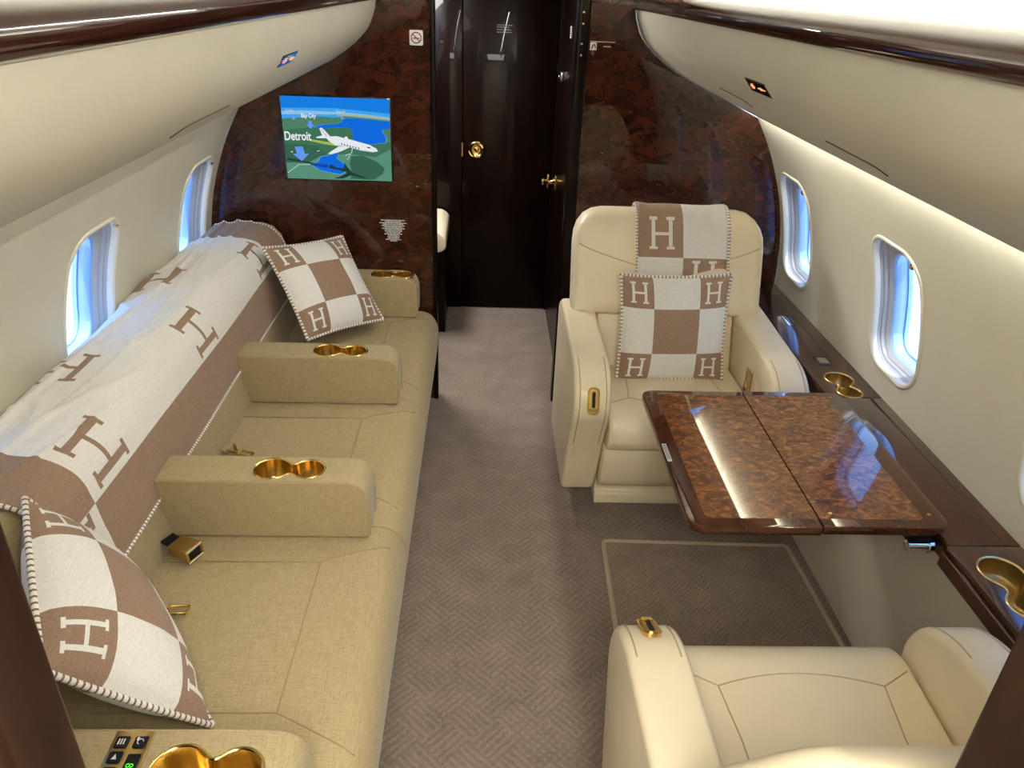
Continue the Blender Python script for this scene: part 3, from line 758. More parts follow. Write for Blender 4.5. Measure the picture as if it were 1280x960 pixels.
bm = bm_new(); box(bm, 1.112, 1.144, 2.214, 2.253, LZ+.0018, LZ+.0026); obj('socket_cover', bm, 'chrome', so, smooth=0)
bm = bm_new()
for k in range(3): box(bm, 1.118+k*.012, 1.126+k*.012, 2.525, 2.61, LZ, LZ+.0015)
obj('chrome_strips', bm, 'chrome', t, smooth=0)  # three thin chrome strips flat on the far part of the ledge

# ------------------------------------------------------------------ fold-out table
TZ = .615
t = thing('folding_table', (.76, 1.64, .54), 'glossy burl wood folding table out from the right ledge', 'table')
def leaf(x0, x1, y0, y1, rads, bl, br):
    outer = roundpoly([(x0, y0), (x1, y0), (x1, y1), (x0, y1)], rads, 7)
    bm = prism(outer, 'z', TZ-.022, TZ, .003, 2)
    for f in bm.faces: f.material_index = 1
    # inset burl field on the top, mahogany border round it
    top = max(bm.faces, key=lambda f: f.calc_center_median().z*1000 + f.calc_area())
    return bm
lo = obj('table_leaf', leaf(.466, .7645, 1.318, 1.950, [.045, .004, .004, .04], 0, 0), ['burl_table', 'mahogany'], t)
ro = obj('table_leaf', leaf(.7675, 1.062, 1.322, 1.955, [.004, .04, .04, .004], 0, 0), ['burl_table', 'mahogany'], t)
for o, (x0, x1, y0, y1, rad) in ((lo, (.507, .764, 1.350, 1.925, [.02, 0, 0, .02])), (ro, (.768, 1.012, 1.352, 1.930, [0, .02, .02, 0]))):
    bm = bm_new(); merge(bm, prism(roundpoly([(x0, y0), (x1, y0), (x1, y1), (x0, y1)], rad, 5), 'z', TZ-.002, TZ+.0003)); obj('burl_inlay', bm, 'burl_table', o, smooth=0)
for x, y in ((.797, 1.90), (1.022, 1.925), (.80, 1.372), (1.030, 1.372)):
    bm = bm_new(); lathe(bm, [(.0045, 0), (.0045, .0006), (.003, .001)], (x, y, TZ), 'z', 14); obj('table_screw', bm, 'brass', ro)
bm = bm_new(); box(bm, .4685, .4805, 1.575, 1.655, TZ, TZ+.0012, .0004, 1); pl = obj('table_placard', bm, 'print', t)
bm = bm_new()
for k in range(3): box(bm, .4705+k*.003, .4718+k*.003, 1.58, 1.65, TZ+.0012, TZ+.0016)
obj('placard_lines', bm, 'sign_dark', pl, smooth=0)
bm = bm_new(); box(bm, .99, 1.052, 1.345, 1.39, .545, TZ-.022, .006, 2); obj('slide_bracket', bm, 'black', t)
bm = bm_new(); box(bm, .99, 1.052, 1.86, 1.90, .545, TZ-.022, .006, 2); obj('slide_bracket', bm, 'black', t)
bm = bm_new(); lathe(bm, [(.004, -.03), (.013, -.028), (.013, .018), (.016, .020), (.016, .030), (.006, .031)], (1.004, 1.335, .555), 'x', 20); obj('release_knob', bm, 'chrome', t)
bm = bm_new(); box(bm, .70, 1.06, 1.58, 1.70, TZ-.036, TZ-.022, .003, 1); obj('slide_rail', bm, 'black', t)

# ------------------------------------------------------------------ floor mat
t = thing('floor_mat', (.73, 1.5, 0), 'brown rectangular carpet mat with a pale bound edge under the table', 'mat')
mp = roundpoly([(.385, 1.02), (1.062, 1.02), (1.040, 1.985), (.418, 2.000)], .02)
bm = bm_new(); merge(bm, prism(mp, 'z', .001, .010)); obj('mat_pile', bm, 'mat', t, smooth=30)
bm = bm_new(); tube(bm, [(x, y, .008) for x, y in mp], .0085, 8, True); obj('mat_binding', bm, 'mat_edge', t)

# ------------------------------------------------------------------ club chairs
def chair(name, cx, y0, sg, label, near):
    """sg = +1 faces forward, -1 faces aft; f = 0 at the front of the seat"""
    Y = lambda f: y0 + sg*f
    t = thing(name, (cx, Y(-.3), 0), label, 'armchair', 'cream leather club chairs')
    def PX(pts, x0, x1, bev, seg=4): return prism([(Y(f), z) for f, z in pts], 'x', x0, x1, bev, seg)
    # seat cushion
    bm = bm_new()
    pr = roundpoly([(-.46, .33), (-.02, .33), (.008, .37), (.0, .44), (-.06, .470), (-.22, .462), (-.46, .455)], [.02, .035, .02, .04, .04, .05, .02], 5)
    merge(bm, PX(pr, cx-.243, cx+.243, .028)); seat = obj('seat_cushion', bm, 'leather', t, smooth=60)
    bm = bm_new(); zs = .4665
    q = lambda x, f, z: (cx+x, Y(f), z)
    def curve(pts, n=10): return [Vector(p) for p in pts]
    arc = [q(.165*(-1+2*k/12), -.135+.030*(1-((-1+2*k/12)**2)), .4675-.0005) for k in range(13)]
    tube(bm, arc, .0016, 6)
    tube(bm, [q(-.165, -.135, .467), q(-.225, -.10, .468), q(-.238, -.085, .462)], .0016, 6)
    tube(bm, [q(.165, -.135, .467), q(.225, -.10, .468), q(.238, -.085, .462)], .0016, 6)
    tube(bm, [q(-.165, -.135, .467), q(-.152, -.25, .4615), q(-.145, -.42, .457)], .0016, 6)
    tube(bm, [q(.165, -.135, .467), q(.152, -.25, .4615), q(.145, -.42, .457)], .0016, 6)
    obj('seat_seam', bm, 'seam_leather', seat)
    # front panel and plinth
    bm = bm_new(); merge(bm, PX([(-.50, .140), (-.098, .140), (-.062, .19), (-.035, .325), (-.50, .325)], cx-.244, cx+.244, .008, 2)); obj('seat_skirt', bm, 'leather', t)
    bm = bm_new(); merge(bm, PX([(-.55, .002), (-.185, .002), (-.185, .045), (-.20, .052), (-.20, .139), (-.55, .139)], cx-.235, cx+.255, .004, 2)); obj('base_plinth', bm, 'leather', t)
    # backrest: narrow between the arms, wings above them
    low = [(-.38, .42), (-.44, .60), (-.525, .80), (-.60, .80), (-.63, .60), (-.64, .40)]
    bm = bm_new(); merge(bm, PX(roundpoly(low, .02), cx-.245, cx+.245, .02, 3)); obj('backrest', bm, 'leather', t, smooth=60)
    # the upper wing: loft of rounded sections so the corners round off
    bm = bm_new(); sec = []
    zsc = .962 if near else 1
    zsamp = [.632, .645, .68, .74, .80, .85, .89, .92, .945, .962, .968]
    def half(z):
        if near and z > .80: return .318 - .10*((z-.80)/.168)**2.2
        if z > .86: return .338 - .055*(1-sqrt(max(0, 1-((z-.86)/.108)**2)))*1.6
        if z < .645: return .325
        return .338
    for z in zsamp:
        ff = -.425-(z-.60)*.345; ft = .10
        if near: ff -= .045*(z-.60)/.35; ft -= .03
        if z > .93: k = (z-.93)/.038; ff -= .035*k*k; ft -= .055*k*k
        if z < .64: ff -= .012
        h = half(z); out = roundpoly([(-h, ff), (h, ff), (h, ff-ft), (-h, ff-ft)], [.035, .035, .03, .03], 6)
        sec.append([bm.verts.new((cx+x, Y(f), z*zsc)) for x, f in out])
    for A, B in zip(sec, sec[1:]):
        n = len(A)
        for i in range(n): bm.faces.new((A[i], A[(i+1) % n], B[(i+1) % n], B[i]))
    bm.faces.new(sec[0]); bm.faces.new(sec[-1]); bmesh.ops.recalc_face_normals(bm, faces=bm.faces)
    hw = obj('headrest', bm, 'leather', t, smooth=70)
    bm = bm_new()
    fz = lambda z: -.425-(z-.60)*.345+.0006
    def scur(sgn): return [q(sgn*(.318-.20*k/10), fz(.865-.065*(k/10)**.8)+.0006, .865-.065*(k/10)**.8) for k in range(11)]
    if near: bm.free()
    else:
        tube(bm, scur(-1), .0016, 6); obj('headrest_seam', bm, 'seam_leather', hw)
        bm = bm_new(); tube(bm, scur(1), .0016, 6); obj('headrest_seam', bm, 'seam_leather', hw)
    # arms
    if near: ap = roundpoly([(-.60, .10), (-.13, .10), (-.06, .33), (-.02, .47), (-.055, .555), (-.14, .598), (-.55, .615), (-.62, .58)], [.02, .025, .08, .06, .05, .06, .03, .03], 6)
    else: ap = roundpoly([(-.60, .10), (-.13, .10), (-.045, .33), (.035, .50), (.02, .575), (-.06, .625), (-.55, .650), (-.62, .61)], [.02, .025, .08, .05, .05, .06, .03, .03], 6)
    seamline = [p for p in ap if p[1] > .335 and -.52 < p[0]]
    for sd in (-1, 1):
        x0, x1 = sorted((cx+sd*.250, cx+sd*.365))
        bm = bm_new(); merge(bm, PX(ap, x0, x1, .016, 4)); a = obj('armrest', bm, 'leather', t, smooth=60)
        bm = bm_new()
        for xx in (x0+.017, x1-.017):
            tube(bm, [(xx, Y(f), z) for f, z in seamline], .0017, 6)
        obj('arm_seam', bm, 'seam_leather', a)
    # brass recline handle on the aisle arm
    xa = cx-.307
    bm = bm_new(); c0 = Vector((xa, Y(-.096 if near else .024), .576 if near else .540)); up = Vector((0, sg*(-.30), .95)).normalized(); nrm = Vector((0, sg*.95, .30)).normalized()
    if near: up = Vector((0, -sg*.90, .44)); nrm = Vector((0, sg*.44, .90))
    sx = Vector((1, 0, 0))
    def plate(w, h, th, lift, bm):
        t2 = prism(roundpoly([(-w, -h), (w, -h), (w, h), (-w, h)], w*.98, 8), 'z', 0, th)
        mtx = Matrix.Translation(c0 + nrm*lift) @ Matrix((sx, up, nrm)).transposed().to_4x4()
        bmesh.ops.transform(t2, matrix=mtx, verts=t2.verts); bmesh.ops.recalc_face_normals(t2, faces=t2.faces); merge(bm, t2)
    plate(.0185, .043, .007, -.001, bm); hd = obj('recline_handle', bm, 'brass', t)
    bm = bm_new(); plate(.0125, .036, .003, .0055, bm); obj('handle_recess', bm, 'brass_dull', hd)
    bm = bm_new(); plate(.005, .030, .002, .0082, bm); obj('handle_slot', bm, 'black', hd)
    bm = bm_new()
    t2 = prism([(-.012, -.030), (.012, -.030), (.012, -.018), (-.012, -.018)], 'z', .008, .014, .002, 1)
    bmesh.ops.transform(t2, matrix=Matrix.Translation(c0) @ Matrix((sx, up, nrm)).transposed().to_4x4(), verts=t2.verts); bmesh.ops.recalc_face_normals(t2, faces=t2.faces); merge(bm, t2); obj('handle_slider', bm, 'brass', hd)
    if not near:
        bm = bm_new(); xi = cx+.250
        box(bm, xi-.003, xi+.004, Y(-.235), Y(-.180), .455, .535, .002, 1); lp = obj('belt_latch_plate', bm, 'brass_dull', t)
        bm = bm_new(); box(bm, xi-.0035, xi-.0025, Y(-.225), Y(-.190), .465, .525); obj('latch_recess', bm, 'seam_leather', lp, smooth=0)
        bm = bm_new(); box(bm, xi-.006, xi-.003, Y(-.215), Y(-.198), .472, .498, .001, 1); obj('latch_tab', bm, 'brass', lp)
    return t
chair('club_chair', .648, 2.035, -1, 'cream leather club chair facing aft, with a throw and a cushion, beyond the table', False)
chair('club_chair', .636, 1.152, 1, 'cream leather club chair in the near right corner, seen from behind its back', True)

# ------------------------------------------------------------------ sofa
t = sofa = thing('divan_sofa', (-.55, 1.85, 0), 'three-seat tan woven divan sofa along the left wall, with four armrests', 'sofa')
SEATS = [(.817, 1.539), (1.542, 2.203), (2.206, 2.958)]
cush = roundpoly([(-.77, .28), (-.77, .432), (-.31, .436), (-.215, .425), (-.183, .36), (-.195, .22), (-.222, .05), (-.32, .05)], [.01, .02, .08, .05, .05, .08, .01, .01], 6)
for y0, y1 in SEATS:
    bm = bm_new(); merge(bm, prism(cush, 'y', y0, y1, .042, 6)); c = obj('seat_cushion', bm, 'sofa', sofa, smooth=60)
    bm = bm_new(); z = .4355
    ya, yb = y0+.16, y1-.145
    P = lambda x, y, zz=z: (x, y, zz)
    tube(bm, [P(-.745, yb), P(-.37, yb)], .0018, 6); tube(bm, [P(-.745, ya), P(-.37, ya)], .0018, 6)
    tube(bm, [P(-.37, ya), P(-.37, yb)], .0018, 6)
    for ye, s_ in ((yb, 1), (ya, -1)):
        tube(bm, [P(-.37, ye), P(-.30, ye+s_*.035, .4350), P(-.243, ye+s_*.062, .4285), P(-.214, ye+s_*.075, .4165)], .0018, 6)
    obj('cushion_seam', bm, 'seam', c)
BK = [(-.735, .43), (-.765, .545), (-.785, .70), (-.80, .745), (-.83, .778), (-.87, .792), (-.95, .79), (-1.03, .775), (-1.055, .75), (-1.06, .60), (-1.0, .28), (-.80, .28)]
for (y0, y1) in ((.70, 1.539), (1.542, 2.203), (2.206, 2.958)):
    bm = bm_new(); merge(bm, prism(BK, 'y', y0, y1, .012, 3, 60)); obj('backrest', bm, 'sofa', sofa, smooth=50)
bm = bm_new(); box(bm, -.95, -.30, .72, 2.95, .002, .27, .004, 1); obj('plinth', bm, 'dark_wood', sofa)
def arm(y0, y1, cshift, zb=.436):
    pr = roundpoly([(-.765, zb), (-.765, .602), (-.262, .602), (-.268, zb)], [.008, .012, .062, .01], 8)
    bm = bm_new(); merge(bm, prism(pr, 'y', y0, y1, .011, 3, 50)); a = obj('armrest', bm, 'sofa', sofa, smooth=50)
    yc = (y0+y1)/2
    cupholder(a, a, hourglass((-.490+cshift, yc), .043, (-.405+cshift, yc), .038, None), .602, .055, 'brass', 'brass_sofa')
    bm = bm_new()
    for yy in (y0+.004, y1-.004):
        edge = [(-.75, .5995), (-.335, .5995), (-.300, .594), (-.278, .578), (-.267, .552), (-.266, .50), (-.268, .445)]
        tube(bm, [(x+.0012, yy, z+.0008) for x, z in edge], .0024, 6)
    obj('arm_piping', bm, 'sofa', a)
    return a
arm(2.862, 2.968, .085); arm(2.146, 2.252, .0); arm(1.482, 1.590, -.008)
a4 = arm(.668, .816, .050, .06)
# control panel on the nearest arm
bm = bm_new(); merge(bm, prism(roundpoly([(-.556, .672), (-.497, .672), (-.497, .809), (-.556, .809)], .003), 'z', .601, .6050, .0015, 2)); cp_ = obj('control_panel', bm, 'brass_dull', a4)
def button(x0, x1, y0, y1, mat='black'):
    bm = bm_new(); merge(bm, prism(roundpoly([(x0, y0), (x1, y0), (x1, y1), (x0, y1)], .003), 'z', .605, .6072, .0008, 1)); return obj('button', bm, mat, cp_)
for (r_, y) in enumerate((.778, .752, .726, .700)):
    button(-.5505, -.5305, y, y+.020)
    bm = bm_new()
    if r_ == 0:
        for k in range(3): box(bm, -.546+.004*k, -.544+.004*k, y+.005, y+.015, .6072, .6075)
    else:
        sg_ = 1 if r_ == 1 else -1
        flat(bm, [(-.5405-.004, y+.010-.0045*sg_, .6076), (-.5405+.004, y+.010-.0045*sg_, .6076), (-.5405, y+.010+.0045*sg_, .6076)])
    obj('button_mark', bm, 'print', cp_, smooth=0)
button(-.5225, -.5025, .778, .798)
bm = bm_new(); tube(bm, [(-.5125+.0045*cos(2*pi*k/14), .788+.0045*sin(2*pi*k/14), .6074) for k in range(11)], .0007, 5); box(bm, -.519, -.516, .790, .796, .6072, .6076); obj('button_mark', bm, 'print', cp_, smooth=0)
bm = bm_new(); merge(bm, prism(roundpoly([(-.5225, .690), (-.5025, .690), (-.5025, .768), (-.5225, .768)], .003), 'z', .605, .6065, .0006, 1)); dsp = obj('display', bm, 'black', cp_)
text('display_digits', '8V98', .0165, Vector((-.5062, .752, .6068)) , (0, -1, 0), (1, 0, 0), 'green', dsp).data.transform(Matrix.Translation((-.0125, 0, 0)))

# seat belt pieces lying on the sofa
def rotz(bm, c, a, tilt=0, tax=(1, 0, 0)):
    bmesh.ops.transform(bm, matrix=Matrix.Translation(c) @ Matrix.Rotation(a, 4, 'Z') @ Matrix.Rotation(tilt, 4, tax), verts=bm.verts)
t = thing('seat_belt_buckle', (-.685, 1.40, .437), 'brass seat belt buckle on the near sofa seat beside the armrest', 'seat belt')
bm = bm_new(); merge(bm, prism(roundpoly([(-.034, -.012), (.030, -.017), (.030, .017), (-.034, .012)], .006), 'y', -.023, .023, .003, 2)); rotz(bm, (-.682, 1.405, .462), radians(-28), radians(4)); obj('buckle_body', bm, 'brass_dull', t)
bm = bm_new(); box(bm, .0285, .0312, -.017, .017, -.0115, .0115, .001, 1); rotz(bm, (-.682, 1.405, .462), radians(-28), radians(4)); obj('buckle_mouth', bm, 'black', t)
bm = bm_new()
for p, q_ in (((.030, -.022, -.0155), (.030, .022, -.0155)), ((.030, .022, -.0155), (.030, .022, .0155)), ((.030, .022, .0155), (.030, -.022, .0155)), ((.030, -.022, .0155), (.030, -.022, -.0155))): tube(bm, [p, q_], .0016, 6)
rotz(bm, (-.682, 1.405, .462), radians(-28), radians(4)); obj('buckle_rim', bm, 'brass', t)
bm = bm_new(); box(bm, -.060, -.030, -.018, .018, -.004, .002, .001, 1); rotz(bm, (-.682, 1.405, .462), radians(-28), radians(10), (0, 1, 0)); obj('strap', bm, 'black', t)
def tongue(c, a, label):
    t = thing('seat_belt_tongue', c, label, 'seat belt')
    o = Vector(c)
    bm = bm_new(); pts = [(.004, -.011), (.045, -.011), (.045, .011), (.004, .011)]
    tube(bm, [(x, y, .004) for x, y in roundpoly(pts, .004, 3)], .0032, 8, True); rotz(bm, o, a); obj('tongue_plate', bm, 'brass', t)
    bm = bm_new(); tube(bm, [(.004, 0, .004), (-.012, .006, .006), (-.022, .016, .010), (-.030, .018, .012)], .0040, 8); tube(bm, [(.004, 0, .004), (-.012, -.006, .006), (-.022, -.012, .010), (-.030, -.012, .012)], .0040, 8); rotz(bm, o, a); obj('tongue_fork', bm, 'brass', t)
    bm = bm_new(); box(bm, -.050, -.026, -.018, .020, .006, .011, .0015, 1); rotz(bm, o, a); obj('strap', bm, 'sofa', t)
tongue((-.664, 1.228, .4395), radians(4), 'brass seat belt tongue on the near sofa seat, by the large leaning cushion')
tongue((-.690, 1.845, .4395), radians(-20), 'brass seat belt tongue on the middle sofa seat by the backrest')

# ------------------------------------------------------------------ woollens: checked throws and cushions
def inH(a, b):
    """letter H, height 1 along a, centred"""
    a, b = abs(a), abs(b)
    if a <= .05 and b <= .30: return True
    if a <= .5 and abs(b-.286) <= .062: return True
    if .414 <= a <= .5 and abs(b-.286) <= .135: return True
    return False
HA = [-.5, -.414, -.05, .05, .414, .5]
HB = [s_*v for s_ in (-1, 1) for v in (.286-.135, .286-.062, .286+.062, .286+.135, .30)]
def lines(lo, hi, step, marks, lim=.0022):
    v = sorted([lo, hi] + [m for m in marks if lo < m < hi])
    out = [v[0]]
    for m in v[1:]:
        if m - out[-1] < 1e-5: continue
        n = max(1, int(math.ceil((m-out[-1])/step))); a = out[-1]
        for k in range(1, n+1): out.append(a + (m-a)*k/n)
    return out
def cloth(us, vs, pos, col):
    bm = bm_new(); g = [[bm.verts.new(pos(u, v)) for v in vs] for u in us]
    for i in range(len(us)-1):
        for j in range(len(vs)-1):
            f = bm.faces.new((g[i][j], g[i+1][j], g[i+1][j+1], g[i][j+1]))
            f.material_index = col((us[i]+us[i+1])/2, (vs[j]+vs[j+1])/2)
    return bm
def whip(bm, path, r, step=.0075, closed=False):
    """whip stitching: a rolled hem of alternating pale and brown turns"""
    p = resample(path, step/2)
    tube(bm, p, r, 7, closed, alt=[0, 0, 1])
    return bm

# long throw over the sofa back: u along y, v along the section (0 at the front hem)
PROF = [(-.752, .50), (-.765, .545), (-.785, .70), (-.80, .745), (-.83, .778), (-.87, .792), (-.95, .79), (-1.03, .775), (-1.057, .75), (-1.064, .62), (-1.066, .58)]
def psample(s):
    s += math.dist(PROF[0], PROF[1])
    for i, (a, b) in enumerate(zip(PROF, PROF[1:])):
        L = math.dist(a, b)
        if s <= L or i == len(PROF)-2: k = s/L; return Vector((a[0]+(b[0]-a[0])*k, a[1]+(b[1]-a[1])*k))
        s -= L
def psmooth(s):
    return (psample(s-.016)+psample(s)*2+psample(s+.016))/4
def fold(y, s):
    h = .0035 + .0035*(noise.noise((y*3.1, s*9, 1.7))+.6)
    h += .006*max(0, noise.noise((y*1.3+s*2.2, s*16, 5.1)))
    # creases lengthwise over the top and slanting wrinkles behind
    for sc, amp, ph in ((.405, .015, 0), (.335, .008, 2), (.46, .009, 4)):
        w = sc + .018*sin(y*5+ph); h += amp*math.exp(-((s-w)/.007)**2)*(.6+.5*noise.noise((y*2.3, ph, 0)))
    h += .011*(noise.noise((y*1.1, s*3.2, 21))+.25)*min(1, max(0, (s-.12)/.15))
    rg = 1-abs(noise.noise((y*2.6+s*5, s*13, 7.3)))*1.6; h += .010*max(0, rg)**7*min(1, max(0, (s-.16)/.15))
    d = (y*.9 + s*1.6)
    h += .009*(.5+.5*sin(d*30))*max(0, min(1, (s-.28)/.1))*max(0, noise.noise((y*1.7, s*3, 9))+.25)
    return h
def tpos(y, s):
    s = s + .008*noise.noise((y*2.2, s*2.5, 40))*min(1, max(0, s/.06))
    y = y + .005*noise.noise((y*2.0, s*5, 60))
    p = psmooth(s); q_ = psmooth(s+.004)
    tt = (q_-p).normalized(); n = Vector((-tt.y, tt.x)); n = n if n.dot(p-Vector((-.93, .6))) > 0 else -n
    wig = .010*noise.noise((y*2.1, 0, 3))*max(0, 1-s/.12)
    h = fold(y, s); p2 = p + n*h
    return Vector((p2.x, y, p2.y + wig*-.4))
HSZ = .140
HS = [(2.61, .218), (1.99, .218), (1.372, .218), (2.268, .424), (1.655, .424), (1.17, .090)]
Y0, Y1, YN, YFAR, SW = 1.12, 2.905, 1.268, 2.705, .150
def tcol(y, s):
    for hy, hs in HS:
        if inH((y-hy)/HSZ, (s-hs)/HSZ): return 0 if True else 1
    if s < SW: return 1 if y < YN else 0
    return 1 if YN < y < YFAR else 0
ym = [YN, YFAR] + [hy+HSZ*a for hy, hs in HS for a in HA]
sm_ = [SW] + [hs+HSZ*b for hy, hs in HS for b in HB]
US = lines(Y0, Y1, .012, ym); VS = lines(.0, .27, .012, sm_) + lines(.27, .60, .0055, sm_)[1:]
t = thing('throw_blanket', (-.9, 2.0, .75), 'long brown and white checked throw with letter H motifs over the sofa back', 'blanket', 'checked woollens with letter motifs')
bm = cloth(US, VS, tpos, tcol)
bmesh.ops.recalc_face_normals(bm, faces=bm.faces)
if sum(f.normal.x for f in bm.faces if f.calc_center_median().x > -.79) < 0: bmesh.ops.reverse_faces(bm, faces=bm.faces)
obj('woven_cloth', bm, ['brown', 'white'], t, smooth=180, solid=.003, solid_off=1)
bm = bm_new(); lift = lambda p: p
whip(bm, [tpos(y, -.001)+Vector((.003, 0, 0)) for y in US], .0042)
whip(bm, [tpos(Y0, s)+Vector((.001, 0, .002)) for s in VS], .0045)
whip(bm, [tpos(Y1, s)+Vector((.001, 0, .002)) for s in VS], .0045)
obj('whip_stitch', bm, ['stitch_w', 'stitch_b'], t, smooth=60)

# throw over the far club chair: u across x, v down from behind the top
cxc, yfc = .648, 2.035
def cback(v):
    """(y, z) of the throw's section on the chair back; v = 0 at the lower front hem"""
    pts = [(-.484, .70), (-.505, .80), (-.522, .86), (-.538, .915), (-.553, .945), (-.580, .966), (-.612, .974), (-.640, .964), (-.660, .935), (-.668, .85)]
    s = v
    for i, (a, b) in enumerate(zip(pts, pts[1:])):
        L = math.dist(a, b)
        if s <= L or i == len(pts)-2: k = s/L; return Vector((a[0]+(b[0]-a[0])*k, a[1]+(b[1]-a[1])*k))
        s -= L
def cpos(x, v):
    p = (cback(max(0, v-.01))+cback(v)*2+cback(v+.01))/4; q_ = cback(v+.006)
    tt = (q_-p).normalized(); n = Vector((-tt.y, tt.x))
    if n.dot(p-Vector((-.60, .80))) < 0: n = -n
    edge = max(0, 1-min(x-BX0, BX1-x)/.05)
    h = .008 + .004*noise.noise((x*9, v*8, 2)) + .0075*edge*(.5+.5*sin(v*21+x*3))*min(1, v*6)
    f, z = p.x+n.x*h, p.y+n.y*h
    xs = x + .010*(v-.1) * (-1) + .004*sin(v*17)
    return Vector((xs, yfc - f, z))
BX0, BX1, BXM, BVM = .532, .850, .692, .127
def ccol(x, v):
    for hx, hv, sz in ((.618, .208, .106), (.768, .066, .105)):
        if inH((v-hv)/sz, (x-hx)/sz): return 1
    return (0 if x < BXM else 1) if v > BVM else (1 if x < BXM else 0)
t = thing('throw_blanket', (.69, 2.6, .70), 'folded brown and white checked throw with letter H motifs over the club chair back', 'blanket', 'checked woollens with letter motifs')
U2 = lines(BX0, BX1, .014, [BXM] + [hx+sz*b for hx, hv, sz in ((.618, .208, .106), (.768, .066, .105)) for b in HB])
V2 = lines(0, .40, .014, [BVM] + [hv+sz*a for hx, hv, sz in ((.618, .208, .106), (.768, .066, .105)) for a in HA])
bm = cloth(U2, V2, cpos, ccol); bmesh.ops.recalc_face_normals(bm, faces=bm.faces)
if sum(f.normal.y for f in bm.faces) > 0: bmesh.ops.reverse_faces(bm, faces=bm.faces)
obj('woven_cloth', bm, ['brown', 'white'], t, smooth=180, solid=.006, solid_off=1)
bm = bm_new()
whip(bm, [cpos(BX1, v)+Vector((.002, -.006, 0)) for v in V2], .006); whip(bm, [cpos(BX0, v)+Vector((-.002, -.004, 0)) for v in V2], .0035)
whip(bm, [cpos(x, .0)+Vector((0, -.004, 0)) for x in U2], .0035)
obj('whip_stitch', bm, ['stitch_w', 'stitch_b'], t, smooth=60)

def pillow(corners, label, T=.062, pinch=.055, sag=0):
    """corners TL, TR, BR, BL of the front face"""
    TL, TR, BR, BL = [Vector(c) for c in corners]
    c = (TL+TR+BR+BL)/4; ux = ((TR-TL)+(BR-BL)).normalized(); uz = ((TL-BL)+(TR-BR)); uz = (uz-ux*uz.dot(ux)).normalized(); un = ux.cross(uz)
    sz = ((TR-TL).length+(TL-BL).length)/2
    t = thing('throw_pillow', c - Vector((0, 0, sz*.4)), label, 'cushion', 'checked woollens with letter motifs')
    B0, B1 = .285, .715
    cs = [(.155, .145), (.845, .145), (.155, .855), (.845, .855)]; hs = .19
    marks_u = [B0, B1] + [x+hs*b for x, y in cs for b in HB]; marks_v = [B0, B1] + [y+hs*a for x, y in cs for a in HA]
    U = lines(0, 1, .035, marks_u); V = lines(0, 1, .035, marks_v)
    def shape(u, v, side):
        a, b = 2*u-1, 2*v-1
        th = T*((max(0, 1-abs(a)**2.3))**.62)*((max(0, 1-abs(b)**2.3))**.62)
        th += .004*noise.noise((u*5, v*5, side*3+sz*50+c.x*9))*(1-a*a)*(1-b*b)
        x = a*(1-pinch*(1-b*b)); z = b*(1-pinch*(1-a*a))
        p = (BL*(1-x)*(1-z) + BR*(1+x)*(1-z) + TR*(1+x)*(1+z) + TL*(1-x)*(1+z))/4
        return p - un*(th*side + sag*(1-a*a)*(1-b*b)*0)
    def col(u, v):
        for x, y in cs:
            if inH((v-y)/hs, (u-x)/hs): return 1
        i = 0 if u < B0 else 2 if u > B1 else 1; j = 0 if v < B0 else 2 if v > B1 else 1
        return 0 if (i+j) % 2 == 0 else 1
    for side, nm, cf in ((1, 'pillow_front', col), (-1, 'pillow_back', col)):
        bm = cloth(U, V, lambda u, v: shape(u, v, side), cf)
        bmesh.ops.recalc_face_normals(bm, faces=bm.faces)
        if sum(f.normal.dot(un) for f in bm.faces)*side > 0: bmesh.ops.reverse_faces(bm, faces=bm.faces)
        obj(nm, bm, ['brown', 'white'], t, smooth=180)
    bm = bm_new(); n = 40
    loop = [shape(k/n, 0, 1) for k in range(n)] + [shape(1, k/n, 1) for k in range(n)] + [shape(1-k/n, 1, 1) for k in range(n)] + [shape(0, 1-k/n, 1) for k in range(n)]
    whip(bm, loop + [loop[0]], .0058, .0085)
    obj('whip_stitch', bm, ['stitch_w', 'stitch_b'], t, smooth=60)
    return t
def sq(c, ang, s, ):
    a, b, g = ang
    Q = Matrix.Rotation(a, 3, 'Z') @ Matrix.Rotation(b, 3, 'X') @ Matrix.Rotation(g, 3, 'Y')
    return [Vector(c) + Q @ Vector((x*s/2, 0, z*s/2)) for x, z in ((-1, 1), (1, 1), (1, -1), (-1, -1))]
pillow(sq((.647, 2.362, .632), (.003, -.20, -.021), .372), 'square checked cushion with letter H corners, upright on the far club chair', .055)
pillow(sq((-.583, 2.672, .640), (.99, -.708, .138), .366), 'square checked cushion with letter H corners, leaning in the far sofa corner', .058)
# near cushion: corners in order top-left, top-right as seen from its own front
pA, pD, pC, pB = (-.806, 1.118, .818), (-.735, 1.215, .555), (-.478, .946, .440), (-.640, .812, .732)
pillow([pB, pA, pD, pC], 'square checked cushion with letter H corners, propped at the near end of the sofa', .078, -.02)

# ------------------------------------------------------------------ outside
bm = bm_new(); box(bm, -60, 60, -60, 60, -1.75, -1.70); struct(obj('ground_apron', bm, 'concrete', smooth=0))

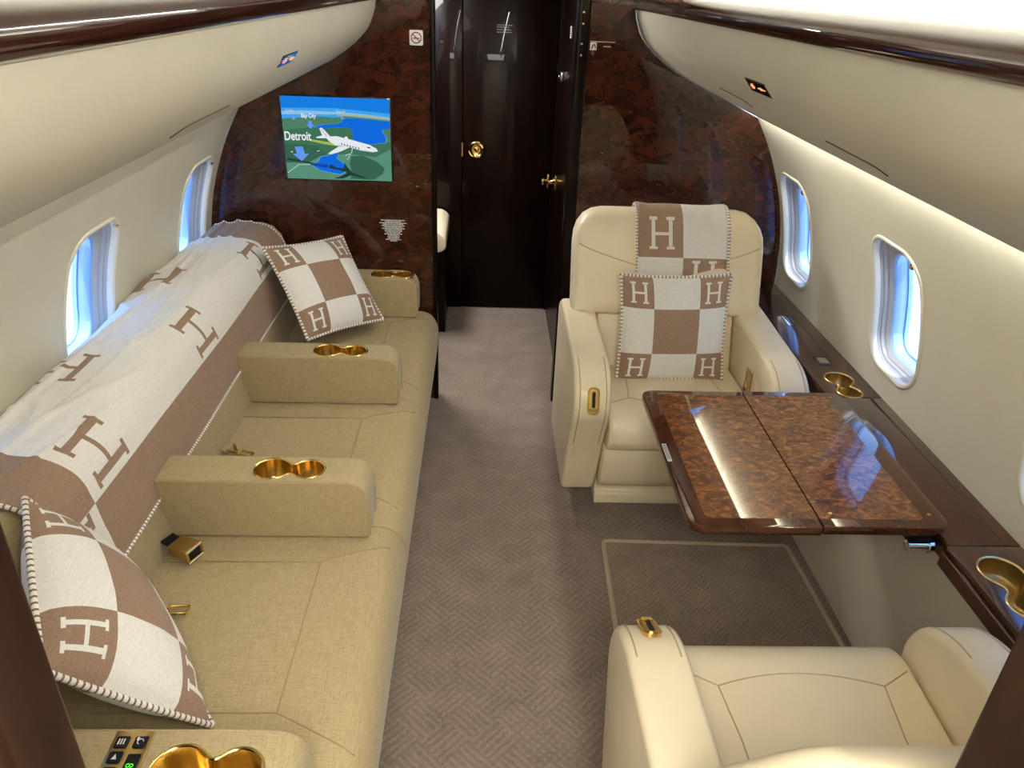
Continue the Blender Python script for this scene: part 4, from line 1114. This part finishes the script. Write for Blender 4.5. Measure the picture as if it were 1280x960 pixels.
# ------------------------------------------------------------------ light
w = bpy.data.worlds.new('sky'); S.world = w; w.use_nodes = True; nt = w.node_tree; nt.nodes.clear()
o = nn(nt, 'ShaderNodeOutputWorld'); bg = nn(nt, 'ShaderNodeBackground'); tc = nn(nt, 'ShaderNodeTexCoord'); sx = nn(nt, 'ShaderNodeSeparateXYZ')
nt.links.new(tc.outputs['Generated'], sx.inputs[0])
c = ramp(nt, sx.outputs[2], [(0, (.80, .90, 1)), (.12, (.45, .68, 1)), (.5, (.13, .36, .90)), (1, (.06, .22, .72))])
nt.links.new(c, bg.inputs['Color']); bg.inputs['Strength'].default_value = 5.0; nt.links.new(bg.outputs[0], o.inputs[0])
sun = bpy.data.lights.new('sun', 'SUN'); sun.energy = 6; sun.angle = .01; sun.color = (1, .96, .9)
so = bpy.data.objects.new('sun', sun); COL.objects.link(so); so.rotation_euler = (radians(12), radians(4), 0)

def area(name, loc, rot, sx_, sy_, power, col, spread=180):
    l = bpy.data.lights.new(name, 'AREA'); l.shape = 'RECTANGLE'; l.size = sx_; l.size_y = sy_; l.energy = power; l.color = col; l.spread = radians(spread)
    ob = bpy.data.objects.new(name, l); COL.objects.link(ob); ob.location = loc; ob.rotation_euler = rot; return ob
WARM = (1, .97, .87)
area('added_slot_lamp', (.2090, 1.7, 1.8262), (0, 0, 0), .004, 2.45, 14, (1, .96, .90))  # added unseen strip, cut by the fin into the floor's bright band
area('aft_fill_lamp', (CX, -.35, 1.82), (0, 0, 0), .6, .9, 49, WARM)  # added unseen fill behind the camera for surfaces facing aft
area('galley_lamp', (-.5, 3.45, 1.77), (0, radians(-12), 0), .25, .5, 34, (1, .97, .93))

# ------------------------------------------------------------------ camera
F = 950.0
cam = bpy.data.cameras.new('camera'); cam.sensor_fit = 'HORIZONTAL'; cam.sensor_width = 36; cam.lens = 36*F/1280; cam.clip_start = .02; cam.clip_end = 300
co = bpy.data.objects.new('camera', cam); COL.objects.link(co); S.camera = co
dv = Vector(((612-640)/F, -(-25-480)/F, -1)).normalized(); up = Vector((sin(radians(1.15)), cos(radians(1.15)), 0))
rx = dv.cross(up).normalized(); uz = rx.cross(dv)
mw = Matrix((rx, dv, uz)).to_4x4(); mw.translation = (0, 0, 1.66); co.matrix_world = mw

S.view_settings.view_transform = 'Standard'; S.view_settings.look = 'None'; S.view_settings.gamma = 1; S.view_settings.use_curve_mapping = False
S.view_settings.exposure = -0.08
S.cycles.use_denoising = True
S.cycles.max_bounces = 10; S.cycles.diffuse_bounces = 6; S.cycles.glossy_bounces = 5; S.cycles.transparent_max_bounces = 12
S.cycles.sample_clamp_indirect = 6; S.cycles.caustics_reflective = False; S.cycles.caustics_refractive = False
